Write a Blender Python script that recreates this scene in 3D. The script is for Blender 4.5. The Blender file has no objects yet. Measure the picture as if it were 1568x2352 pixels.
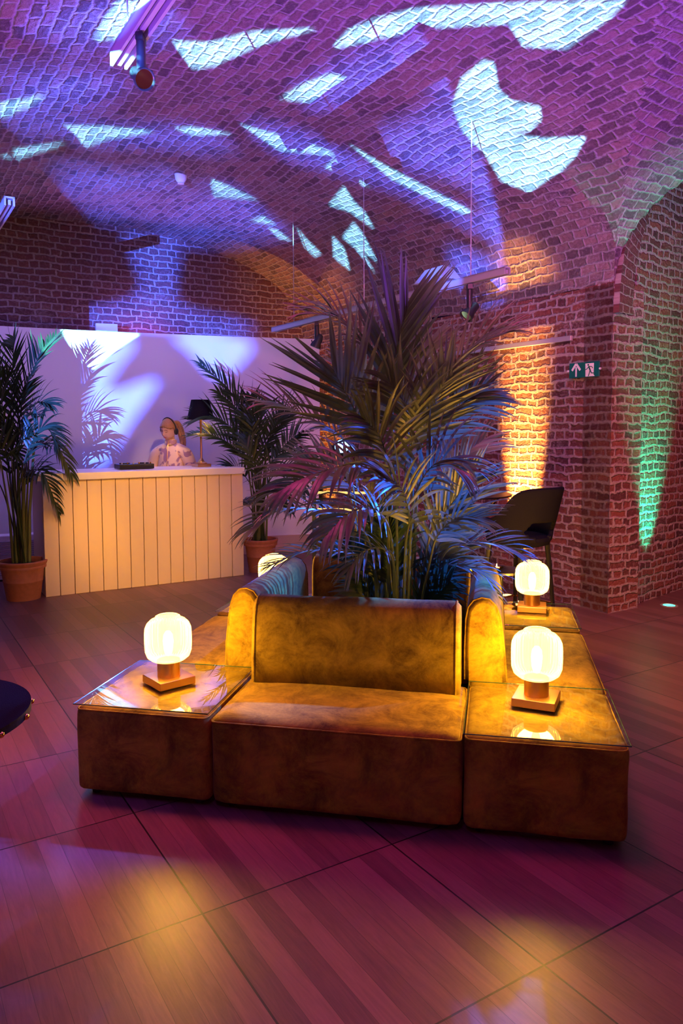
import bpy, bmesh, math, random
from mathutils import Vector, Matrix, geometry, noise
from mathutils.bvhtree import BVHTree
from math import sin, cos, pi, sqrt, radians, atan2
random.seed(7)
SC = bpy.context.scene
COL = SC.collection
# ------------------------------------------------------------------ camera
F, PIT, ROL, CY, EYE = 1714.0, radians(3.76), radians(-0.29), 1098.0, 1.6
def cam_basis():
    c, s, p, q = cos(ROL), sin(ROL), cos(PIT), sin(PIT)
    return Vector((c, q*s, p*s)), Vector((-s, q*c, p*c)), Vector((0, p, -q))
R_, U_, F_ = cam_basis()
cam = bpy.data.cameras.new('camera'); co = bpy.data.objects.new('camera', cam); COL.objects.link(co)
co.matrix_world = Matrix(((R_.x, U_.x, -F_.x, 0), (R_.y, U_.y, -F_.y, 0), (R_.z, U_.z, -F_.z, EYE), (0, 0, 0, 1)))
cam.sensor_fit = 'VERTICAL'; cam.sensor_height = 36; cam.lens = 36*F/2352; cam.shift_y = -(1176-CY)/2352
cam.clip_start = .05
SC.camera = co
def ray(px, py):
    return R_*((px-784)/F) + U_*((CY-py)/F) + F_
def at(px, py, Y):              # point of the room seen at a pixel, at depth Y
    d = ray(px, py); return Vector((0, 0, EYE)) + d*(Y/d.y)
def onz(px, py, z=0):           # point of the room seen at a pixel, at height z
    d = ray(px, py); return Vector((0, 0, EYE)) + d*((z-EYE)/d.z)
# room axes: a along V, b along U, turned 32 degrees
TH = radians(32)
AV = Vector((cos(TH), sin(TH), 0)); BU = Vector((-sin(TH), cos(TH), 0))
def W(a, b, z=0): return AV*a + BU*b + Vector((0, 0, z))
PA, PB = 5.30, 4.165            # corner of the brick pier
BACK = 9.5                      # brick end wall
# ------------------------------------------------------------------ world, view, lights
SC.view_settings.view_transform = 'Standard'; SC.view_settings.look = 'None'
SC.view_settings.gamma = 1; SC.view_settings.use_curve_mapping = False
SC.view_settings.exposure = 0.0
wd = bpy.data.worlds.new('world'); SC.world = wd; wd.use_nodes = True
wd.node_tree.nodes['Background'].inputs[0].default_value = (.35, .08, .5, 1)
wd.node_tree.nodes['Background'].inputs[1].default_value = 0.02
def lamp(name, typ, loc, energy, color, target=None, size=.1, spot=60, blend=.5, sizey=None):
    l = bpy.data.lights.new(name, typ); l.energy = energy; l.color = color
    if typ == 'AREA':
        l.size = size
        if sizey: l.shape = 'RECTANGLE'; l.size_y = sizey
    else: l.shadow_soft_size = size
    if typ == 'SPOT': l.spot_size = radians(spot); l.spot_blend = blend
    o = bpy.data.objects.new(name, l); COL.objects.link(o); o.location = loc
    if target is not None: o.rotation_euler = (Vector(target)-Vector(loc)).to_track_quat('-Z', 'Y').to_euler()
    return o
VIOLET = (.42, .13, 1.0); MAGENTA = (1.0, .10, .42); AMBER = (1.0, .36, .05); BLUE = (.03, .12, 1.0)
# added unseen fill spots, washing the vault and the brick walls
lamp('vault_wash_left', 'SPOT', (-2.3, 1.5, .4), 1700, (.30, .06, 1), (-1.4, 3.9, 4.8), .2, 84, 1)
lamp('vault_wash_right', 'SPOT', (2.7, 1.0, .4), 2100, (.34, .07, 1), (2.3, 3.8, 4.8), .2, 88, 1)
lamp('vault_wash_near', 'SPOT', (0, -1.6, .4), 1300, (.33, .07, 1), (0, 1.6, 4.6), .2, 70, 1)
lamp('vault_wash_far', 'SPOT', (-2.4, 9.5, 2.62), 130, (.62, .14, .75), (-1.6, 6, 4.4), .1, 120, 1)
lamp('vault_wash_far_right', 'SPOT', (-.9, 10.0, 2.6), 25, (1, .22, .22), (.2, 7.5, 4.4), .1, 120, 1)
lamp('wall_wash_rose', 'SPOT', W(1.9, 1.2, 3.5), 520, (1, .18, .50), W(5.3, 5.2, 1.8), .2, 62, 1)
lamp('pier_wash_rose', 'SPOT', W(5.2, -1.0, 3.2), 360, (1, .30, .26), W(6.2, 4.3, 1.8), .2, 60, 1)
lamp('wall_top_fill', 'SPOT', W(4.2, 4.2, .5), 1500, (.85, .28, .85), W(PA-.05, 4.9, 3.0), .1, 22, 1)
# added overhead spots without fixtures, tinting the floor
lamp('floor_wash_magenta', 'SPOT', W(2.3, 2.9, 3.9), 220, (1, .06, .32), W(1.5, 2.0, 0), .5, 110, 1)
lamp('floor_wash_left', 'SPOT', W(.4, 4.3, 3.8), 560, (1, .16, .15), W(.5, 4.2, 0), .4, 70, 1)
lamp('floor_wash_right', 'SPOT', W(5.4, 2.2, 3.5), 340, (1, .28, .16), W(5.6, 2.2, 0), .4, 90, 1)
lamp('floor_wash_violet', 'SPOT', W(-.6, 2.2, 3.2), 110, (.24, .10, 1), onz(60, 1760), .1, 34, 1)
lamp('floor_wash_violet_near', 'SPOT', W(-.3, .6, 3.4), 40, (.35, .06, 1), onz(500, 1980), .2, 50, 1)
lamp('sofa_front_fill', 'SPOT', (.6, -1.2, 1.0), 35, (1, .06, .08), (.1, 3, .2), .3, 60, 1)  # added red fill from behind the camera for the sofa fronts
# added unseen spots for the white cyclorama and desk
lamp('screen_wash', 'SPOT', (-1.5, 7.9, 3.75), 85, (.34, .20, 1), (-1.7, 9.3, 1.2), .2, 120, 1)
lamp('screen_wash_left', 'SPOT', (-3.4, 7.0, 3.75), 85, (.34, .20, 1), (-3.6, 8.4, 1.2), .2, 120, 1)
lamp('person_fill', 'SPOT', W(2.2, 4.2, 3.4), 260, (1, .52, .20), (-1.97, 8.6, 1.45), .05, 9, .6)  # added warm fill, brightens the person beside the shade lamp
lamp('desk_amber', 'SPOT', W(1.6, 3.6, 3.3), 700, (1, .44, .07), onz(300, 1310), .06, 27, .9)
lamp('desk_amber_narrow', 'SPOT', W(.9, 4.6, 3.3), 240, (1, .42, .03), onz(235, 1330), .04, 12, 1)
lamp('desk_rose', 'SPOT', W(2.6, 3.2, 3.2), 60, (1, .35, .40), onz(470, 1230), .1, 40, 1)
# unseen blue spots onto the palm from its right, not on a track
lamp('palm_blue', 'SPOT', W(4.9, 5.4, 2.75), 1300, BLUE, (-.1, 4.1, 1.15), .03, 33, .6)
lamp('palm_blue_side', 'SPOT', W(5.0, 2.2, 2.7), 8000, (.01, .09, 1), (.95, 4.0, 1.45), .04, 25, .8)
lamp('palm_amber_fill', 'SPOT', W(-.2, 2.4, 2.6), 48, (1, .55, .08), (.25, 4.0, 2.0), .06, 30, 1)  # added amber fill for the upper fronds, no fixture
# ------------------------------------------------------------------ materials
def mat(name): 
    m = bpy.data.materials.new(name); m.use_nodes = True
    nt = m.node_tree; return m, nt, nt.nodes['Principled BSDF']
def setp(b, **k):
    for n, v in k.items():
        n = n.replace('_', ' ')
        if n in b.inputs: b.inputs[n].default_value = v
def simple(name, col, rough=.5, metal=0, bump=0, bscale=60, var=0, **k):
    m, nt, b = mat(name); setp(b, Base_Color=(*col, 1), Roughness=rough, Metallic=metal, **k)
    tc = nt.nodes.new('ShaderNodeTexCoord'); nz = nt.nodes.new('ShaderNodeTexNoise')
    nz.inputs['Scale'].default_value = bscale; nz.inputs['Detail'].default_value = 4
    nt.links.new(tc.outputs['Object'], nz.inputs['Vector'])
    if var:
        r = nt.nodes.new('ShaderNodeMix'); r.data_type = 'RGBA'
        r.inputs[6].default_value = (*[c*(1-var) for c in col], 1); r.inputs[7].default_value = (*[min(1, c*(1+var)) for c in col], 1)
        nt.links.new(nz.outputs['Fac'], r.inputs[0]); nt.links.new(r.outputs[2], b.inputs['Base Color'])
    if bump:
        bp = nt.nodes.new('ShaderNodeBump'); bp.inputs['Strength'].default_value = bump; bp.inputs['Distance'].default_value = .01
        nt.links.new(nz.outputs['Fac'], bp.inputs['Height']); nt.links.new(bp.outputs[0], b.inputs['Normal'])
    return m
def N(nt, t, **k):
    n = nt.nodes.new(t)
    for kk, v in k.items():
        if kk.startswith('_'): setattr(n, kk[1:], v)
        else: n.inputs[kk.replace('0', ' ')].default_value = v
    return n
def brick(name, c1, c2, cm, bw=.225, rh=.075, ms=.013, warp=.018, bumpd=.02, smear=.5, wear=.5, sq=.5, soft=.6):
    m, nt, b = mat(name); L = nt.links.new
    uv = nt.nodes.new('ShaderNodeUVMap'); uv.uv_map = 'UVMap'
    n1 = N(nt, 'ShaderNodeTexNoise', Scale=5.0, Detail=2.0); n2 = N(nt, 'ShaderNodeTexNoise', Scale=24.0, Detail=2.0)
    L(uv.outputs[0], n1.inputs['Vector']); L(uv.outputs[0], n2.inputs['Vector'])
    def warpadd(src, nz, amt):
        s = nt.nodes.new('ShaderNodeVectorMath'); s.operation = 'SUBTRACT'; s.inputs[1].default_value = (.5, .5, .5); L(nz.outputs['Color'], s.inputs[0])
        k = nt.nodes.new('ShaderNodeVectorMath'); k.operation = 'SCALE'; k.inputs['Scale'].default_value = amt; L(s.outputs[0], k.inputs[0])
        a = nt.nodes.new('ShaderNodeVectorMath'); a.operation = 'ADD'; L(src, a.inputs[0]); L(k.outputs[0], a.inputs[1]); return a.outputs[0]
    v = warpadd(warpadd(uv.outputs[0], n1, warp*3), n2, warp*1.3)
    br = nt.nodes.new('ShaderNodeTexBrick'); br.offset = .5; br.squash = sq; br.squash_frequency = 2
    br.inputs['Color1'].default_value = (*c1, 1); br.inputs['Color2'].default_value = (*c2, 1); br.inputs['Mortar'].default_value = (*cm, 1)
    br.inputs['Scale'].default_value = 1; br.inputs['Mortar Size'].default_value = ms; br.inputs['Mortar Smooth'].default_value = soft
    br.inputs['Brick Width'].default_value = bw; br.inputs['Row Height'].default_value = rh; br.inputs['Bias'].default_value = -.1
    L(v, br.inputs['Vector'])
    # patches of lime and wear over the bricks
    n3 = N(nt, 'ShaderNodeTexNoise', Scale=2.2, Detail=5.0, Roughness=.65); n4 = N(nt, 'ShaderNodeTexNoise', Scale=34.0, Detail=5.0, Roughness=.7)
    L(uv.outputs[0], n3.inputs['Vector']); L(uv.outputs[0], n4.inputs['Vector'])
    ad = nt.nodes.new('ShaderNodeMath'); ad.operation = 'ADD'; L(n3.outputs['Fac'], ad.inputs[0]); L(n4.outputs['Fac'], ad.inputs[1])
    mr = nt.nodes.new('ShaderNodeMapRange'); mr.inputs[1].default_value = 1.02; mr.inputs[2].default_value = 1.32; mr.inputs[3].default_value = 0; mr.inputs[4].default_value = smear
    L(ad.outputs[0], mr.inputs[0])
    mx = nt.nodes.new('ShaderNodeMix'); mx.data_type = 'RGBA'; mx.inputs[7].default_value = (*cm, 1)
    L(mr.outputs[0], mx.inputs[0]); L(br.outputs['Color'], mx.inputs[6])
    hs = nt.nodes.new('ShaderNodeMix'); hs.data_type = 'RGBA'; hs.blend_type = 'MULTIPLY'; hs.inputs[0].default_value = wear
    rr = nt.nodes.new('ShaderNodeValToRGB'); rr.color_ramp.elements[0].position = .3; rr.color_ramp.elements[0].color = (.35, .3, .3, 1); rr.color_ramp.elements[1].position = .62
    L(n4.outputs['Fac'], rr.inputs[0]); L(mx.outputs[2], hs.inputs[6]); L(rr.outputs[0], hs.inputs[7]); L(hs.outputs[2], b.inputs['Base Color'])
    # relief
    h1 = nt.nodes.new('ShaderNodeMath'); h1.operation = 'MULTIPLY_ADD'; h1.inputs[1].default_value = -.7; L(br.outputs['Fac'], h1.inputs[0]); L(n4.outputs['Fac'], h1.inputs[2])
    h2 = nt.nodes.new('ShaderNodeMath'); h2.operation = 'MULTIPLY_ADD'; h2.inputs[1].default_value = .8; L(n2.outputs['Fac'], h2.inputs[0]); L(h1.outputs[0], h2.inputs[2])
    bp = nt.nodes.new('ShaderNodeBump'); bp.inputs['Strength'].default_value = 1; bp.inputs['Distance'].default_value = bumpd
    L(h2.outputs[0], bp.inputs['Height']); L(bp.outputs[0], b.inputs['Normal'])
    setp(b, Roughness=.8); return m
M = {}
M['brick_wall'] = brick('brick_wall', (.38, .11, .07), (.10, .035, .04), (.60, .46, .42), ms=.017, warp=.024, smear=.7, bumpd=.035)
M['brick_vault'] = brick('brick_vault', (.36, .22, .21), (.10, .07, .08), (.46, .39, .39), bw=.15, rh=.08, ms=.017, warp=.02, smear=.7, sq=1, bumpd=.02, soft=1)
M['brick_end'] = brick('brick_end', (.24, .10, .09), (.15, .06, .06), (.46, .38, .36), bw=.24, rh=.08, ms=.015)
M['white'] = simple('white_paint', (.82, .80, .80), .55, bump=.05)
M['panel'] = simple('cream_panel', (.80, .66, .46), .5)
M['slab'] = simple('white_slab', (.85, .83, .84), .3)
M['dark'] = simple('dark_metal', (.02, .02, .022), .4)
M['track'] = simple('grey_track', (.45, .42, .42), .4, .3)
M['brass'] = simple('brushed_brass', (.72, .42, .16), .28, 1.0, bump=.05, bscale=200)
M['gold'] = simple('polished_brass', (.85, .52, .15), .15, 1.0)
M['terracotta'] = simple('terracotta', (.42, .15, .07), .7, bump=.2, bscale=30, var=.25)
M['soil'] = simple('soil', (.03, .02, .012), .95, bump=1, bscale=40)
M['stem'] = simple('palm_stem', (.10, .13, .035), .5, var=.3, bscale=8)
M['black_fabric'] = simple('black_fabric', (.006, .005, .012), .9, bump=.3, bscale=250, Specular_IOR_Level=.15)
M['black'] = simple('black_plastic', (.01, .01, .012), .35)
M['skin'] = simple('skin', (.62, .36, .27), .5)
M['hair'] = simple('blond_hair', (.42, .20, .07), .5, bump=.8, bscale=90, var=.4)
M['cream_print'] = simple('printed_jacket', (.85, .66, .50), .7, bump=.3, bscale=25)
M['trousers'] = simple('dark_trousers', (.03, .03, .05), .8)
M['grey_mesh'] = simple('grey_grille', (.5, .48, .5), .5, .2)
M['lip'] = simple('lips', (.5, .09, .08), .4)
M['brow'] = simple('brow', (.16, .08, .05), .6)
def velvet():
    m, nt, b = mat('mustard_velvet'); L = nt.links.new
    tc = nt.nodes.new('ShaderNodeTexCoord')
    n1 = N(nt, 'ShaderNodeTexNoise', Scale=6.0, Detail=9.0, Roughness=.78, Distortion=.5); n2 = N(nt, 'ShaderNodeTexNoise', Scale=70.0, Detail=3.0)
    L(tc.outputs['Object'], n1.inputs['Vector']); L(tc.outputs['Object'], n2.inputs['Vector'])
    cr = nt.nodes.new('ShaderNodeValToRGB'); e = cr.color_ramp.elements
    e[0].position = .30; e[0].color = (.05, .025, .003, 1); e[1].position = .68; e[1].color = (.35, .245, .018, 1)
    L(n1.outputs['Fac'], cr.inputs[0]); L(cr.outputs[0], b.inputs['Base Color'])
    bp = nt.nodes.new('ShaderNodeBump'); bp.inputs['Strength'].default_value = .25; bp.inputs['Distance'].default_value = .004
    L(n2.outputs['Fac'], bp.inputs['Height']); L(bp.outputs[0], b.inputs['Normal'])
    setp(b, Roughness=.85, Specular_IOR_Level=.12, Sheen_Weight=.10, Sheen_Roughness=.35, Sheen_Tint=(1, .75, .4, 1)); return m
M['velvet'] = velvet()
def parquet():
    m, nt, b = mat('parquet'); L = nt.links.new
    uv = nt.nodes.new('ShaderNodeUVMap'); uv.uv_map = 'UVMap'
    def bt(w, r, ms, sq=1, off=0):
        t = nt.nodes.new('ShaderNodeTexBrick'); t.offset = off; t.squash = 1
        t.inputs['Scale'].default_value = 1; t.inputs['Mortar Size'].default_value = ms; t.inputs['Mortar Smooth'].default_value = .1
        t.inputs['Brick Width'].default_value = w; t.inputs['Row Height'].default_value = r; L(uv.outputs[0], t.inputs['Vector']); return t
    pl = bt(.772, .0772, .0012)       # boards run along U
    pl.inputs['Color1'].default_value = (0, 0, 0, 1); pl.inputs['Color2'].default_value = (1, 1, 1, 1); pl.inputs['Mortar'].default_value = (.4, .4, .4, 1)
    pn = bt(.772, .772, .0035)
    mp = nt.nodes.new('ShaderNodeMapping'); mp.inputs['Scale'].default_value = (2.2, 26, 1); L(uv.outputs[0], mp.inputs['Vector'])
    # every board shifts its own grain
    sh = nt.nodes.new('ShaderNodeVectorMath'); sh.operation = 'ADD'; L(mp.outputs[0], sh.inputs[0])
    sc = nt.nodes.new('ShaderNodeVectorMath'); sc.operation = 'SCALE'; sc.inputs['Scale'].default_value = 40; L(pl.outputs['Color'], sc.inputs[0]); L(sc.outputs[0], sh.inputs[1])
    g = N(nt, 'ShaderNodeTexNoise', Scale=1.6, Detail=6.0, Roughness=.65, Distortion=1.6); L(sh.outputs[0], g.inputs['Vector'])
    cr = nt.nodes.new('ShaderNodeValToRGB'); e = cr.color_ramp.elements
    e[0].position = 0; e[0].color = (.09, .036, .036, 1); e[1].position = 1; e[1].color = (.23, .10, .095, 1)
    mxv = nt.nodes.new('ShaderNodeMath'); mxv.operation = 'MULTIPLY_ADD'; mxv.inputs[1].default_value = .62
    L(pl.outputs['Color'], mxv.inputs[0])
    g2 = nt.nodes.new('ShaderNodeMath'); g2.operation = 'MULTIPLY_ADD'; g2.inputs[1].default_value = 1.3; g2.inputs[2].default_value = -.45; L(g.outputs['Fac'], g2.inputs[0]); L(g2.outputs[0], mxv.inputs[2])
    L(mxv.outputs[0], cr.inputs[0])
    d1 = nt.nodes.new('ShaderNodeMix'); d1.data_type = 'RGBA'; d1.inputs[7].default_value = (.06, .03, .02, 1); L(cr.outputs[0], d1.inputs[6])
    f1 = nt.nodes.new('ShaderNodeMath'); f1.operation = 'MULTIPLY'; f1.inputs[1].default_value = .7; L(pl.outputs['Fac'], f1.inputs[0]); L(f1.outputs[0], d1.inputs[0])
    d2 = nt.nodes.new('ShaderNodeMix'); d2.data_type = 'RGBA'; d2.inputs[7].default_value = (.008, .004, .004, 1); L(d1.outputs[2], d2.inputs[6]); L(pn.outputs['Fac'], d2.inputs[0])
    L(d2.outputs[2], b.inputs['Base Color'])
    rg = nt.nodes.new('ShaderNodeMapRange'); rg.inputs[3].default_value = .3; rg.inputs[4].default_value = .5; L(g.outputs['Fac'], rg.inputs[0]); L(rg.outputs[0], b.inputs['Roughness'])
    bp = nt.nodes.new('ShaderNodeBump'); bp.inputs['Strength'].default_value = .4; bp.inputs['Distance'].default_value = .003; bp.invert = True
    s2 = nt.nodes.new('ShaderNodeMath'); s2.operation = 'MAXIMUM'; L(pl.outputs['Fac'], s2.inputs[0]); L(pn.outputs['Fac'], s2.inputs[1]); L(s2.outputs[0], bp.inputs['Height']); L(bp.outputs[0], b.inputs['Normal'])
    return m
M['parquet'] = parquet()
def leafmat(name, c1, c2):
    m, nt, b = mat(name); L = nt.links.new
    tc = nt.nodes.new('ShaderNodeTexCoord'); n1 = N(nt, 'ShaderNodeTexNoise', Scale=5.0, Detail=3.0); L(tc.outputs['Object'], n1.inputs['Vector'])
    cr = nt.nodes.new('ShaderNodeValToRGB'); e = cr.color_ramp.elements; e[0].position = .3; e[0].color = (*c1, 1); e[1].position = .7; e[1].color = (*c2, 1)
    L(n1.outputs['Fac'], cr.inputs[0]); L(cr.outputs[0], b.inputs['Base Color']); setp(b, Roughness=.38)
    tr = nt.nodes.new('ShaderNodeBsdfTranslucent'); L(cr.outputs[0], tr.inputs[0])
    ms = nt.nodes.new('ShaderNodeMixShader'); ms.inputs[0].default_value = .25
    L(b.outputs[0], ms.inputs[1]); L(tr.outputs[0], ms.inputs[2]); L(ms.outputs[0], nt.nodes['Material Output'].inputs[0]); return m
M['leaf'] = leafmat('palm_leaf', (.06, .085, .04), (.13, .16, .08))
M['leaf_dark'] = leafmat('palm_leaf_dark', (.02, .045, .02), (.045, .085, .03))
def glassmat(name, tint, rough=.0, ior=1.45):
    m, nt, b = mat(name); L = nt.links.new
    tr = nt.nodes.new('ShaderNodeBsdfTransparent'); tr.inputs[0].default_value = (*tint, 1)
    gl = nt.nodes.new('ShaderNodeBsdfGlossy'); gl.inputs['Roughness'].default_value = rough
    fr = nt.nodes.new('ShaderNodeFresnel'); fr.inputs[0].default_value = ior
    ge = nt.nodes.new('ShaderNodeNewGeometry'); mm = nt.nodes.new('ShaderNodeMath'); mm.operation = 'SUBTRACT'; mm.inputs[0].default_value = 1; L(ge.outputs['Backfacing'], mm.inputs[1])
    m2 = nt.nodes.new('ShaderNodeMath'); m2.operation = 'MULTIPLY'; L(fr.outputs[0], m2.inputs[0]); L(mm.outputs[0], m2.inputs[1])
    ms = nt.nodes.new('ShaderNodeMixShader'); L(m2.outputs[0], ms.inputs[0]); L(tr.outputs[0], ms.inputs[1]); L(gl.outputs[0], ms.inputs[2])
    L(ms.outputs[0], nt.nodes['Material Output'].inputs[0]); return m
M['glass'] = glassmat('clear_glass', (.93, .96, .94), 0, 1.55)
M['glass_edge'] = simple('green_glass_edge', (.015, .07, .04), .1)
def emis(name, col, s):
    m = bpy.data.materials.new(name); m.use_nodes = True; nt = m.node_tree; nt.nodes.clear()
    e = nt.nodes.new('ShaderNodeEmission'); o = nt.nodes.new('ShaderNodeOutputMaterial'); e.inputs[0].default_value = (*col, 1); e.inputs[1].default_value = s
    nt.links.new(e.outputs[0], o.inputs[0]); return m
M['bulb'] = emis('glowing_bulb', (1, .72, .30), 16)
M['led_green'] = emis('green_uplight', (.05, 1, .55), 6)
M['led_amber'] = emis('amber_uplight', (1, .5, .1), 8)
M['led_blue'] = emis('blue_lens', (.2, .5, 1), 8)
M['flame'] = emis('candle_flame', (1, .7, .3), 8)
M['amber_glow'] = emis('amber_strip', (1, .62, .18), 1.4)
def globe_mat():
    m, nt, b = mat('ribbed_lamp_glass'); L = nt.links.new
    tr = nt.nodes.new('ShaderNodeBsdfTransparent'); tr.inputs[0].default_value = (1, .93, .8, 1)
    tl = nt.nodes.new('ShaderNodeBsdfTranslucent'); tl.inputs[0].default_value = (1, .85, .6, 1)
    em = nt.nodes.new('ShaderNodeEmission'); em.inputs[0].default_value = (1, .78, .38, 1); em.inputs[1].default_value = .5
    gl = nt.nodes.new('ShaderNodeBsdfGlossy'); gl.inputs['Roughness'].default_value = .08
    a = nt.nodes.new('ShaderNodeMixShader'); a.inputs[0].default_value = .09; L(tr.outputs[0], a.inputs[1]); L(tl.outputs[0], a.inputs[2])
    fr = nt.nodes.new('ShaderNodeLayerWeight'); fr.inputs[0].default_value = .25
    g = nt.nodes.new('ShaderNodeMixShader'); L(fr.outputs['Fresnel'], g.inputs[0]); L(a.outputs[0], g.inputs[1]); L(gl.outputs[0], g.inputs[2])
    ad = nt.nodes.new('ShaderNodeAddShader'); L(g.outputs[0], ad.inputs[0]); L(em.outputs[0], ad.inputs[1]); L(ad.outputs[0], nt.nodes['Material Output'].inputs[0]); return m
M['globe'] = globe_mat()
# ------------------------------------------------------------------ helpers
def link(name, me, m, parent=None, smooth=False):
    o = bpy.data.objects.new(name, me); COL.objects.link(o)
    if m is not None and not me.materials: me.materials.append(m)
    if smooth:
        for p in me.polygons: p.use_smooth = True
    if parent: o.parent = parent
    return o
def meshobj(name, vs, fs, m, parent=None, uv=None, smooth=False):
    me = bpy.data.meshes.new(name); me.from_pydata([tuple(v) for v in vs], [], fs)
    if uv:
        l = me.uv_layers.new(name='UVMap')
        for p in me.polygons:
            for li in p.loop_indices: l.data[li].uv = uv(me.loops[li].vertex_index, p.index)
    me.update(); return link(name, me, m, parent, smooth)
def fin(bm, name, m, parent=None, smooth=False):
    me = bpy.data.meshes.new(name); bmesh.ops.recalc_face_normals(bm, faces=bm.faces); bm.to_mesh(me); bm.free()
    o = link(name, me, m, parent)
    if smooth:
        for p in me.polygons: p.use_smooth = True
        try: me.set_sharp_from_angle(angle=radians(40))
        except Exception: pass
    return o
def box(bm, c, s, rz=0, bev=0, seg=2, rot=None):
    r = bmesh.ops.create_cube(bm, size=1)['verts']
    for v in r: v.co = Vector((v.co.x*s[0], v.co.y*s[1], v.co.z*s[2]))
    if bev:
        es = list({e for v in r for e in v.link_edges})
        rr = bmesh.ops.bevel(bm, geom=es, offset=bev, segments=seg, profile=.5, affect='EDGES', clamp_overlap=True)
        r = list({v for f in rr['faces'] for v in f.verts} | {v for v in r if v.is_valid})
    mt = Matrix.Translation(c) @ (rot if rot else Matrix.Rotation(rz, 4, 'Z'))
    bmesh.ops.transform(bm, matrix=mt, verts=r); return r
def tube(bm, pts, rad, n=8, cap=True):
    pts = [Vector(p) for p in pts]
    rads = rad if isinstance(rad, (list, tuple)) else [rad]*len(pts)
    rings = []; up = None
    for i, p in enumerate(pts):
        t = (pts[min(i+1, len(pts)-1)]-pts[max(i-1, 0)]).normalized()
        if up is None: up = Vector((0, 0, 1)) if abs(t.z) < .9 else Vector((1, 0, 0))
        x = t.cross(up).normalized(); y = x.cross(t).normalized(); up = y
        rings.append([bm.verts.new(p+(x*cos(2*pi*k/n)+y*sin(2*pi*k/n))*rads[i]) for k in range(n)])
    for i in range(len(rings)-1):
        for k in range(n): bm.faces.new((rings[i][k], rings[i][(k+1) % n], rings[i+1][(k+1) % n], rings[i+1][k]))
    if cap:
        bm.faces.new(rings[0][::-1]); bm.faces.new(rings[-1])
def lathe(bm, prof, n=32, c=(0, 0, 0), rib=None):
    c = Vector(c); rings = []
    for (r, z) in prof:
        ring = []
        for k in range(n):
            a = 2*pi*k/n; rr = r*(1+(rib(a, z) if rib else 0)); ring.append(bm.verts.new(c+Vector((rr*cos(a), rr*sin(a), z))))
        rings.append(ring)
    for i in range(len(rings)-1):
        for k in range(n): bm.faces.new((rings[i][k], rings[i][(k+1) % n], rings[i+1][(k+1) % n], rings[i+1][k]))
    return rings
def cyl(bm, c, r, h, n=24, r2=None):
    rg = lathe(bm, [(r, 0), (r2 if r2 is not None else r, h)], n, c); bm.faces.new(rg[0][::-1]); bm.faces.new(rg[-1])
def tag(o, label, cat, group=None, kind=None):
    if label: o['label'] = label
    if cat: o['category'] = cat
    if group: o['group'] = group
    if kind: o['kind'] = kind
    return o
def thing(name, label, cat, loc=(0, 0, 0), rz=0, group=None):
    o = bpy.data.objects.new(name, None); COL.objects.link(o); o.location = loc; o.rotation_euler = (0, 0, rz); o.empty_display_size = .1
    return tag(o, label, cat, group)
def dup(root, loc, rz=0, label=None, group=None):
    r = root.copy(); COL.objects.link(r); r.location = loc; r.rotation_euler = (0, 0, rz)
    if label: r['label'] = label
    if group: r['group'] = group
    for ch in list(root.children):
        c = ch.copy(); COL.objects.link(c); c.parent = r
        for g in list(ch.children):
            d = g.copy(); COL.objects.link(d); d.parent = c
    return r
def struct(o): o['kind'] = 'structure'; return o
# ------------------------------------------------------------------ floor and walls
g0 = onz(465, 2099, 0); ga, gb = g0.dot(AV), g0.dot(BU)
A0, A1, B0, B1 = -3.6, 8.9, -3.2, 9.8
vs = [W(A0, B0), W(A1, B0), W(A1, B1), W(A0, B1)]
struct(meshobj('floor', vs, [(0, 1, 2, 3)], M['parquet'], uv=lambda vi, f: ((vs[vi].dot(BU)-gb)+77.2*.1+.0, (vs[vi].dot(AV)-ga)+7.72)))
def wall(name, p, q, z0, z1, m, off=0, th=.25, side=1, nv=None):
    p, q = Vector(p), Vector(q); d = (q-p); ln = d.length; d.normalize(); nrm = nv*th if nv else Vector((-d.y, d.x, 0))*side*th
    v = [p+Vector((0, 0, z0)), q+Vector((0, 0, z0)), q+Vector((0, 0, z1)), p+Vector((0, 0, z1))]; v += [x+nrm for x in v]
    f = [(0, 1, 2, 3), (5, 4, 7, 6), (4, 0, 3, 7), (1, 5, 6, 2), (3, 2, 6, 7), (4, 5, 1, 0)]
    def uv(vi, fi):
        x = v[vi]
        t = (x-p).dot(d)+off+(0 if vi < 4 else th)
        return (t, x.z+.004) if fi != 4 else (t, (x-p).dot(nrm)/th)
    return struct(meshobj(name, v, f, m, uv=uv))
SPR = 2.81
PBX = BACK
w_a = wall('wall_right', W(PA, PB), W(PA, BACK+.2), 0, SPR, M['brick_wall'], th=.4, side=-1)
FB = Vector((cos(radians(42)), sin(radians(42)), 0)); PP = W(PA, PB)
w_b = wall('wall_pier', PP, PP+FB*4.2, 0, 4.7, M['brick_wall'], off=.06, th=.3, nv=BU)
w_back = wall('wall_back', W(A0, BACK), W(PA+.6, BACK), 0, 4.5, M['brick_end'], th=.3, side=1)
wall('wall_left', W(-.5, BACK), W(-.5, PB), 0, SPR, M['brick_wall'], th=.4, side=-1)
wall('wall_left_pier', W(-.5, PB), W(A0, PB), 0, 4.7, M['brick_wall'], th=.3, side=-1)
wall('wall_far_left', W(A0, PB+.3), W(A0, B0), 0, 4.7, M['brick_wall'], side=-1)
wall('wall_behind', W(A0, B0), W(A1, B0), 0, 4.7, M['brick_wall'], side=-1)
wall('wall_far_right', W(A1, B0), W(A1, B1), 0, 4.7, M['brick_wall'], side=-1)
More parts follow.
